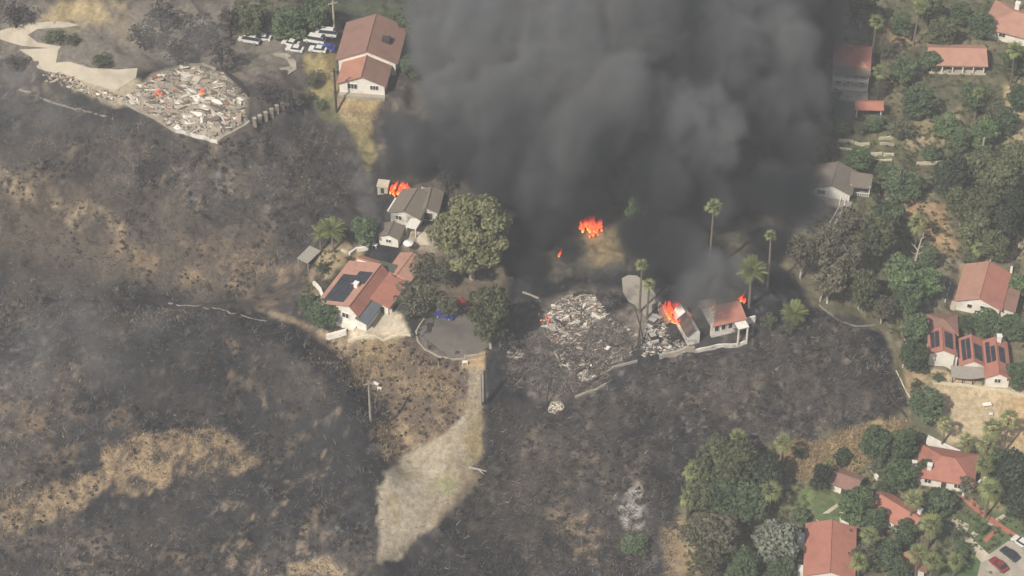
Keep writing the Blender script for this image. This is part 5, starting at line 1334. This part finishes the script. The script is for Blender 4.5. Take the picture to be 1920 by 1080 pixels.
stub(ra, [(330,247),(370,258),(408,268)], .7, 'stucco_sooty'); stub(ra, [(408,269),(440,250),(468,232)], .9, 'concrete', .6); stub(ra, [(345,120),(380,122),(405,132)], .6, 'concrete'); stub(ra, [(425,140),(450,160),(466,182)], .8, 'charred')
stub(ra, [(228,190),(260,208),(330,246)], .3, 'concrete', .5)
for k, (u, v) in enumerate(((478,236),(488,231),(499,225),(510,219),(520,212),(530,206))):
    o = empty('terrace_pillar', G(u, v), R(20)); tag(o, 'pale square pillar in the row beside the white ruin', 'pillar', 'row of pillars beside the white ruin')
    MB().box(-.35, .35, -.35, .35, -.6, 2.2).build('shaft', 'concrete', o); MB().box(-.45, .45, -.45, .45, 2.2, 2.4).build('cap', 'concrete', o)
rs = empty('rubble_strip', G(150,160)); tag(rs, 'strip of pale rubble along the outer edge of the lower driveway', 'rubble')
rubble(rs, [(80,138),(110,136),(160,158),(225,180),(215,196),(150,172),(85,150)], 45, .4, .9, -25, 220)
polyB = [(1018,610),(1024,578),(1060,556),(1095,545),(1130,568),(1138,592),(1105,612),(1085,640),(1050,648),(1030,635)]
rb = empty('burnt_lot_ruin', G(1075,595)); tag(rb, 'burnt out house of pale pinkish rubble on the central lot', 'ruin')
rubble(rb, polyB, 170, .35, .85, 20, 900, (.40,.35,.295))
rubble(rb, [(1060,640),(1105,612),(1150,590),(1200,630),(1190,668),(1130,700),(1080,700),(1040,680)], 60, .3, .8, 20, 800, (.24,.21,.18))
stub(rb, [(1130,640),(1150,652),(1172,648)], .6, 'charred', .3); stub(rb, [(1060,670),(1085,680)], .5, 'charred', .3); stub(rb, [(1040,660),(1052,690)], .4, 'concrete', .3)
stub(rb, [(1075,556),(1088,552),(1100,552)], .8, 'charred'); stub(rb, [(1110,590),(1125,600),(1135,596)], .7, 'stucco_sooty'); stub(rb, [(1040,600),(1060,612)], .5, 'charred')
rc = empty('rubble_pit', G(1102,705)); tag(rc, 'small rectangular pit of white rubble with a black beam', 'ruin')
rubble(rc, [(1083,703),(1100,694),(1122,706),(1105,718),(1090,714)], 26, .3, .7, 10, 160, (.5,.46,.4))
stub(rc, [(1104,722),(1126,705)], .5, 'charred', .5); stub(rc, [(1080,702),(1098,690)], .4, 'charred', .35)
rd = empty('stone_pond', G(1042,764)); tag(rd, 'round pale stone pond pit on the burnt slope', 'pond')
ring = [G(1042+(13+2.5*math.sin(3*t+1))*math.cos(t)-3*math.sin(t), 764+(12+2*math.cos(2*t))*math.sin(t)) for t in np.linspace(0, 2*math.pi, 15)]
o = kerb('rim', ring, 'concrete', .3, .25); o.parent = rd; o.location = -rd.location
rubble(rd, [(1031,764),(1040,754),(1052,758),(1053,770),(1040,775)], 30, .2, .5, 0, 160, (.62,.58,.46))
bare_trunk(1024,765, 5.5, 'black charred post leaning beside the stone pond', r_=.2, lean=(.5, 1.4), name='charred_post', cat='post')
rf_ = empty('rubble_heap', G(1215,640)); tag(rf_, 'ashy heap of burnt rubble between driveway and retaining wall', 'rubble')
rubble(rf_, [(1200,640),(1215,610),(1245,600),(1262,640),(1250,662),(1205,668)], 46, .3, .75, 0, 300, (.36,.34,.31))
rg = empty('rubble_heap', G(962,662)); tag(rg, 'pale heap of rubble beside the blackened tree of the turning circle', 'rubble')
rubble(rg, [(950,668),(958,650),(975,655),(985,665),(970,675)], 22, .3, .7, 30, 120, (.34,.31,.27))
re = empty('rubble_heap', G(1260,650)); tag(re, 'grey mangled rubble behind the concrete retaining wall', 'rubble')
rubble(re, [(1240,652),(1270,640),(1300,650),(1290,658),(1245,666)], 26, .3, .6, 10, 140, (.3,.28,.26))

# ------------------------------------------------------------------ fire
def flame(u, v, label, n, spread, hm, off=0.0, lean=(.25, .35)):
    o = empty('flame', G(u, v, off)+Vector((0, 0, off))); tag(o, label, 'fire')
    v0, f0 = ICO2
    for k in range(n):
        a = rnd.uniform(0, 6.28); r_ = spread*math.sqrt(rnd.random()); h_ = hm*rnd.uniform(.5, 1.1)*(1-.45*r_/spread); w_ = h_*rnd.uniform(.12, .22)
        z = (v0[:, 2]+1)/2; wd = np.sin(np.clip(z, 0, 1)**.7*math.pi)**.8*(1-.55*z)+.05
        ph = rnd.uniform(0, 6.28)
        x = v0[:, 0]/(np.hypot(v0[:, 0], v0[:, 1])+.12)*wd*w_; y = v0[:, 1]/(np.hypot(v0[:, 0], v0[:, 1])+.12)*wd*w_
        wob = np.sin(z*5+ph)*.18*h_*z
        V = np.stack([x+wob+lean[0]*z*z*h_, y+np.cos(z*4+ph)*.15*h_*z+lean[1]*z*z*h_, z*h_-.15], 1)+np.array([r_*math.cos(a), r_*math.sin(a), 0])
        link('flame_tongue', fast_mesh(V, f0, None, 'flame_tongue', True), o, 'flame')
    return o
flame(749,360, 'orange flames rising from the back of the grey roofed house', 28, 2.2, 4.2, 1.2, (.35, .3))
flame(1108,430, 'bright orange fire glowing in the middle of the smoke', 40, 2.8, 4.4, .3, (0, .15))
flame(1048,482, 'faint thin red flame inside the blue smoke', 2, .3, 2.6, 0)
flame(1268,592, 'tall red flames on the driveway side of the burning white house', 34, 2.6, 5.0, .5, (-.3, .3))
flame(1288,606, 'red flames over the narrow gable of the burning white house', 22, 2.0, 3.2, 2.2, (-.4, .2))
flame(1316,612, 'small red flames inside the gap of the burning white house', 8, .9, 2.4, .6)
flame(1345,583, 'red flames licking along the roof of the burning white house', 14, 2.6, 1.5, 4.6)
flame(1390,566, 'small red flame behind the white side wall', 6, .7, 2.6, .6)
flame(296,178, 'small red flames at the beside the white ruin', 8, 1.2, 2.0)
flame(378,176, 'small red flames at the back of the white ruin', 8, .9, 2.2)
flame(315,208, 'tiny red flame in the front of the white ruin', 3, .5, 1.3)
flame(1022,600, 'low red flames on the smoky rim of the pinkish rubble', 8, 1.2, 1.5, 0)

# ------------------------------------------------------------------ scrub, sticks and straw left on the slopes
def sample(poly, n, nz=None, lo=.5):
    us = [p[0] for p in poly]; vs = [p[1] for p in poly]; out = []
    m = 0
    sel = poly_mask(poly, 2)
    sel[np.abs(GX) > 149] = 0
    if nz is not None: sel = sel*(nz > lo)
    ii = np.flatnonzero(sel.ravel() > .5)
    if len(ii) == 0: return np.zeros((0, 3))
    k = nrg.choice(ii, n); x = GX.ravel()[k]+nrg.uniform(-.31, .31, n); y = GY.ravel()[k]+nrg.uniform(-.31, .31, n)
    return np.stack([x, y, hz(x, y)], 1)
def blades(P_, per, length, width, cols, spread=.35, flat=.5):
    n = len(P_)*per; p = np.repeat(P_, per, 0)+np.concatenate([nrg.normal(0, spread, (n, 2)), np.zeros((n, 1))], 1)
    p[:, 2] = hz(p[:, 0], p[:, 1])-.05
    a = nrg.uniform(0, 6.28, n); el = nrg.uniform(.15, 1.3, n)*flat+.1; ln = length*nrg.uniform(.4, 1.3, n)
    dvec = np.stack([np.cos(a)*np.cos(el), np.sin(a)*np.cos(el), np.sin(el)], 1)
    sd = np.stack([-np.sin(a), np.cos(a), nrg.uniform(-.5, .5, n)], 1)*width*nrg.uniform(.5, 1.4, (n, 1))
    tip = p+dvec*ln[:, None]
    V = np.stack([p-sd, p+sd, tip], 1).reshape(-1, 3)
    ci = np.repeat(nrg.integers(0, len(cols), len(P_)), per); c = np.array(cols)[ci]*nrg.uniform(.7, 1.3, (n, 1))
    return V, np.repeat(c, 3, 0)
def stuff(name, parts, label, cat):
    V = np.vstack([p[0] for p in parts]); c = np.vstack([p[1] for p in parts])
    o = link(name, fast_mesh(V, np.arange(len(V)).reshape(-1, 3), c, name), None, 'scrub'); tag(o, label, cat, kind='stuff'); return o
def lumps(P_, size, cols, cards=26):
    """low burnt bushes: small clumps of cards"""
    n = len(P_); q = nrg.normal(0, 1, (n, cards, 3)); q[..., 2] = np.abs(q[..., 2]); q /= np.linalg.norm(q, axis=2)[..., None]
    s = size*nrg.uniform(.5, 1.5, (n, 1, 1)); p = (P_[:, None, :]+q*s*nrg.uniform(.4, 1, (n, cards, 1))*np.array([1, 1, .75])).reshape(-1, 3)
    ci = np.repeat(nrg.integers(0, len(cols), n), cards); c = np.array(cols)[ci]*nrg.uniform(.6, 1.4, (n*cards, 1))
    V, F_ = leaf_cards(p, .26, q.reshape(-1, 3), nrg, .6)
    T = V.reshape(-1, 4, 3)[:, [0, 1, 2]].reshape(-1, 3)
    return T, np.repeat(c, 3, 0)
black = [(.030,.029,.029),(.04,.037,.035),(.055,.048,.042)]
ash = [(.13,.122,.115),(.18,.168,.155),(.10,.092,.084),(.25,.23,.21),(.075,.066,.057)]
straw = [(.36,.27,.16),(.30,.22,.13),(.42,.32,.19),(.24,.18,.11)]
slopeR = [(920,760),(1050,770),(1150,710),(1200,680),(1420,640),(1530,580),(1650,640),(1700,760),(1600,800),(1460,830),(1280,880),(1260,1080),(760,1080),(900,900)]
slopeL = [(0,160),(230,210),(400,275),(520,220),(640,250),(690,330),(600,430),(520,520),(440,565),(0,560)]
spur = [(0,560),(320,580),(520,600),(640,680),(700,780),(715,900),(700,1080),(0,1080)]
midS = [(610,640),(790,640),(880,700),(860,790),(720,870),(700,780)]
lotB = [(960,640),(1150,590),(1200,640),(1140,710),(1040,745),(950,720)]
stuff('charred_sticks', [blades(sample(slopeR, 6500), 5, 1.5, .065, black+black+ash), blades(sample(slopeL, 4200), 5, 1.4, .07, black+ash[:3]), blades(sample(spur, 5200), 5, 1.4, .07, black+ash[:3]), blades(sample(midS, 900), 5, 1.1, .06, black+straw), blades(sample(lotB, 1500), 6, 1.6, .07, black[:1]+ash+[(.30,.26,.22),(.24,.19,.15)])],
      'charred and ashy sticks and stems strewn over the burnt slopes', 'burnt scrub')
stuff('burnt_brush', [lumps(sample(slopeR, 900, n_b, .5), .6, black+ash[-1:]), lumps(sample(slopeL, 700, n_b, .52), .6, black+[(.09,.07,.055)]), lumps(sample(spur, 800, n_b, .52), .6, black+[(.09,.07,.055)]), lumps(sample(midS, 220), .5, black+[(.13,.10,.07)]), lumps(sample(lotB, 160), .6, ash)],
      'low blackened brush mounds scattered over the burnt hillsides', 'burnt brush')
dryR = [(1530,835),(1590,805),(1650,795),(1700,790),(1640,870),(1560,900),(1480,900),(1460,850),(1490,825)]
stuff('dry_grass', [blades(sample(dryR, 2600), 5, 1.0, .09, straw, .4, .9), blades(sample([(190,840),(260,810),(400,802),(490,870),(380,890),(230,930)], 1500), 4, .6, .08, straw, .3, .8),
      blades(sample(midS, 1600, n_b, .5), 4, .7, .08, straw, .3, .8), blades(sample([(885,690),(907,700),(905,860),(870,900),(750,1040),(715,1050),(850,900)], 900), 4, .45, .07, straw+[(.28,.25,.11)], .3, .8),
      blades(sample(slopeL, 700, n_a, .57), 4, .7, .08, straw, .4, .7), blades(sample(spur, 700, n_a, .57), 4, .7, .08, straw, .4, .7), blades(sample([(632,178),(725,178),(690,260),(660,240)], 500), 4, .5, .08, straw, .3, .8),
      blades(sample([(0,920),(160,885),(240,870),(120,970),(0,1010)], 700), 4, .6, .08, straw, .3, .8)],
      'patches of pale straw coloured dry grass spared by the fire', 'dry grass')
grn = [(.10,.115,.05),(.07,.09,.038),(.15,.14,.075),(.05,.065,.03)]
under = [(1600,500),(1700,470),(1920,300),(1920,700),(1740,690),(1680,640)]
stuff('undergrowth', [lumps(sample([(1500,440),(1640,330),(1700,240),(1920,260),(1920,700),(1900,480),(1800,500),(1700,640),(1620,600)], 1400), .6, grn, 30),
      lumps(sample([(1290,880),(1460,830),(1520,950),(1500,1080),(1280,1080)], 700), .6, grn, 30), lumps(sample([(1600,800),(1720,800),(1700,1080),(1600,1080)], 450), .5, grn, 30), lumps(sample([(1700,860),(1920,860),(1920,1000),(1760,1080),(1690,1080)], 420), .5, grn, 30), lumps(sample([(1560,0),(1920,0),(1920,300),(1560,320)], 900), .6, grn, 30),
      lumps(sample([(440,0),(640,0),(620,60),(440,60)], 350), .7, grn, 30), lumps(sample([(580,460),(640,470),(600,600),(560,600)], 90), .5, grn, 30), lumps(sample([(740,500),(840,500),(820,600),(760,600)], 120), .5, grn+[(.14,.12,.08)], 30)],
      'green and olive undergrowth between the garden trees', 'undergrowth')
# ------------------------------------------------------------------ smoke and haze: real volumes
def smoke(name, balls, dens, color, label, nscale=.07, amp=1.1, voxel=2.2, step=1.0, edge=(.02, .5), soot_shade=None):
    """balls: (u, v, z, radius in metres); one closed hull, density from the ball field broken up by noise"""
    B = [(Vector(P(u, v, z)), r_) for u, v, z, r_ in balls]
    V = []; F_ = []; off = 0
    for c, r_ in B:
        v0, f0 = ICO2; V.append(v0*r_*1.04+np.array(c)); F_.append(f0+off); off += len(v0)
    me = fast_mesh(np.vstack(V), np.vstack(F_), None, name)
    tmp = bpy.data.objects.new('tmp', me); COL.objects.link(tmp)
    md = tmp.modifiers.new('r', 'REMESH'); md.mode = 'VOXEL'; md.voxel_size = voxel; md.use_smooth_shade = True
    dg = bpy.context.evaluated_depsgraph_get(); dg.update()
    me2 = bpy.data.meshes.new_from_object(tmp.evaluated_get(dg)); bpy.data.objects.remove(tmp); me2.name = name
    me2.materials.clear()
    m = bpy.data.materials.new(name); m.use_nodes = True; nt = m.node_tree; nt.nodes.clear(); L = nt.links.new
    tc = node(nt, 'ShaderNodeTexCoord')
    fld = None
    for c, r_ in B:
        ds = node(nt, 'ShaderNodeVectorMath', operation='DISTANCE'); L(tc.outputs['Object'], ds.inputs[0]); ds.inputs[1].default_value = c
        ma = node(nt, 'ShaderNodeMath', operation='MULTIPLY_ADD'); L(ds.outputs['Value'], ma.inputs[0]); ma.inputs[1].default_value = -1/r_; ma.inputs[2].default_value = 1.0
        if fld is None: fld = ma.outputs[0]
        else:
            mx = node(nt, 'ShaderNodeMath', operation='MAXIMUM'); L(fld, mx.inputs[0]); L(ma.outputs[0], mx.inputs[1]); fld = mx.outputs[0]
    nz = node(nt, 'ShaderNodeTexNoise'); nz.inputs['Scale'].default_value = nscale; nz.inputs['Detail'].default_value = 2.5; nz.inputs['Roughness'].default_value = .55; nz.inputs['Distortion'].default_value = .5
    L(tc.outputs['Object'], nz.inputs['Vector'])
    na = node(nt, 'ShaderNodeMath', operation='MULTIPLY_ADD'); L(nz.outputs[0], na.inputs[0]); na.inputs[1].default_value = amp; na.inputs[2].default_value = -amp*.52
    n5 = node(nt, 'ShaderNodeTexNoise'); n5.inputs['Scale'].default_value = nscale*3.4; n5.inputs['Detail'].default_value = 2; L(tc.outputs['Object'], n5.inputs['Vector'])
    nb = node(nt, 'ShaderNodeMath', operation='MULTIPLY_ADD'); L(n5.outputs[0], nb.inputs[0]); nb.inputs[1].default_value = amp*.6; L(na.outputs[0], nb.inputs[2])
    nc = node(nt, 'ShaderNodeMath', operation='SUBTRACT'); L(nb.outputs[0], nc.inputs[0]); nc.inputs[1].default_value = amp*.31
    sm = node(nt, 'ShaderNodeMath', operation='ADD'); L(nc.outputs[0], sm.inputs[0]); L(fld, sm.inputs[1])
    mr = node(nt, 'ShaderNodeMapRange'); mr.interpolation_type = 'SMOOTHSTEP'; mr.inputs[1].default_value = edge[0]; mr.inputs[2].default_value = edge[1]; mr.inputs[4].default_value = dens
    L(sm.outputs[0], mr.inputs[0])
    # nothing beyond the balls themselves
    g2 = node(nt, 'ShaderNodeMapRange'); g2.inputs[1].default_value = 0.0; g2.inputs[2].default_value = .4; L(fld, g2.inputs[0])
    mu = node(nt, 'ShaderNodeMath', operation='MULTIPLY'); L(mr.outputs[0], mu.inputs[0]); L(g2.outputs[0], mu.inputs[1])
    pv = node(nt, 'ShaderNodeVolumePrincipled'); pv.inputs['Color'].default_value = (*color, 1); pv.inputs['Anisotropy'].default_value = 0.0
    L(mu.outputs[0], pv.inputs['Density'])
    if soot_shade:
        # sooty and lighter strands; the dark colour also paints shade between billows
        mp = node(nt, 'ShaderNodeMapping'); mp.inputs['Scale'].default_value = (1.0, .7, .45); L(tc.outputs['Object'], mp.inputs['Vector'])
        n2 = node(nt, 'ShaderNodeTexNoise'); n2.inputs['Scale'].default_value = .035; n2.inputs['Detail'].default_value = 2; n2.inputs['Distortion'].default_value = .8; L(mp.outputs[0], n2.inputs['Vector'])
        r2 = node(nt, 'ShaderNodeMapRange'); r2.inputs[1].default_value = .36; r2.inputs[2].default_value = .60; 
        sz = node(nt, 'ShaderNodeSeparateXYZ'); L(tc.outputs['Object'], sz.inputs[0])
        zz = node(nt, 'ShaderNodeMapRange'); zz.inputs[1].default_value = 0; zz.inputs[2].default_value = 34; zz.inputs[3].default_value = -.16; zz.inputs[4].default_value = .05; L(sz.outputs[2], zz.inputs[0])   # darker low down, lighter higher up
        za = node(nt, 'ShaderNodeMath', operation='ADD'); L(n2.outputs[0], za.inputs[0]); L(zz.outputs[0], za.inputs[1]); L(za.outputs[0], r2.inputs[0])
        mc = node(nt, 'ShaderNodeMix', data_type='RGBA'); mc.inputs[6].default_value = (*soot_shade, 1); mc.inputs[7].default_value = (*color, 1); L(r2.outputs[0], mc.inputs[0])
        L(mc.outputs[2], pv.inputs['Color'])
    o_ = node(nt, 'ShaderNodeOutputMaterial'); L(pv.outputs[0], o_.inputs['Volume'])
    m.cycles.volume_step_rate = step
    me2.materials.append(m)
    o = bpy.data.objects.new(name, me2); COL.objects.link(o); tag(o, label, 'smoke', kind='stuff')
    return o
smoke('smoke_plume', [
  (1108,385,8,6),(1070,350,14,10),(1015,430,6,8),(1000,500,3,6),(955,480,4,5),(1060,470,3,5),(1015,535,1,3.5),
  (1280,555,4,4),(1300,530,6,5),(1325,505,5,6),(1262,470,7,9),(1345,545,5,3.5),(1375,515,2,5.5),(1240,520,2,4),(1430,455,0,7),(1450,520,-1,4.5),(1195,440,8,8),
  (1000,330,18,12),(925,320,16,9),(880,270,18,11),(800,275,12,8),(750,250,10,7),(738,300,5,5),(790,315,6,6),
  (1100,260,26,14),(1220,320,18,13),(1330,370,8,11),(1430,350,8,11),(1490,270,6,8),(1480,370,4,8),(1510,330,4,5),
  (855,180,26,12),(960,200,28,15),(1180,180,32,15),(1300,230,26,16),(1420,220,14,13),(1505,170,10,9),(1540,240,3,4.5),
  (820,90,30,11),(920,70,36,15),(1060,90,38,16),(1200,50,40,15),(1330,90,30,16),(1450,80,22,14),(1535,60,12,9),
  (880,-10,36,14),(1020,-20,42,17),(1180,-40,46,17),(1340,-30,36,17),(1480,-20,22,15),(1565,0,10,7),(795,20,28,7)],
  .34, (.335,.345,.355), 'thick dark grey smoke billowing up from the burning houses', nscale=.05, amp=1.7, edge=(.0, .5), step=.55, soot_shade=(.06,.068,.08))
smoke('smoke_wisp', [(690,385,4,4.5),(675,340,7,5),(700,420,2,3.5),(665,300,9,4),(735,405,3,3)], .07, (.55,.55,.55), 'thin pale smoke wisp drifting from the burnt slope beside the burning house', nscale=.18, amp=1.6, voxel=1.2, step=.7, edge=(.1, .8))

smoke('smoke_wisp', [(1500,420,0,7),(1540,380,2,6),(1560,430,-3,5),(1500,490,-2,5),(1560,330,2,5),(1580,200,-2,6),(1575,130,0,6),(1590,60,0,7)], .035, (.40,.42,.46), 'bluish smoke wisp drifting over the trees and houses at the plume edge', nscale=.12, amp=1.6, voxel=1.6, step=1.0, edge=(.0, .8))
smoke('smoke_wisp', [(1330,560,5,4),(1345,578,5,3.5),(1312,580,4,3.2),(1365,562,4,3.5),(1300,560,4,3.5),(1330,592,4,2.5)], .28, (.27,.27,.27), 'dark smoke wisp pouring off the roof of the burning white house', nscale=.2, amp=1.5, voxel=1.0, step=1.0, edge=(.0, .7))
smoke('smoke_veil', [(30,200,8,13),(110,240,6,13),(190,260,4,11),(40,300,2,12),(150,600,-6,11),(80,640,-8,14),(200,680,-6,12),(40,720,-8,12),(290,620,-4,8),(330,90,16,8),(380,70,18,9),(290,60,18,8)], .022, (.62,.61,.60), 'thin grey smoke veil hanging over the burnt slopes', nscale=.05, amp=1.5, voxel=2.5, step=1.6, edge=(.0, .9))

def haze():
    mb = MB().box(-760, 760, -640, 760, -130, 400)
    o = link('haze', mesh(mb.v, mb.f, 'haze')); o['kind'] = 'stuff'
    m = bpy.data.materials.new('haze'); m.use_nodes = True; nt = m.node_tree; nt.nodes.clear()
    pv = node(nt, 'ShaderNodeVolumePrincipled'); pv.inputs['Color'].default_value = (.86,.88,.90,1); pv.inputs['Density'].default_value = .00031; pv.inputs['Anisotropy'].default_value = 0.1
    o_ = node(nt, 'ShaderNodeOutputMaterial'); nt.links.new(pv.outputs[0], o_.inputs['Volume']); o.data.materials.append(m)
haze()
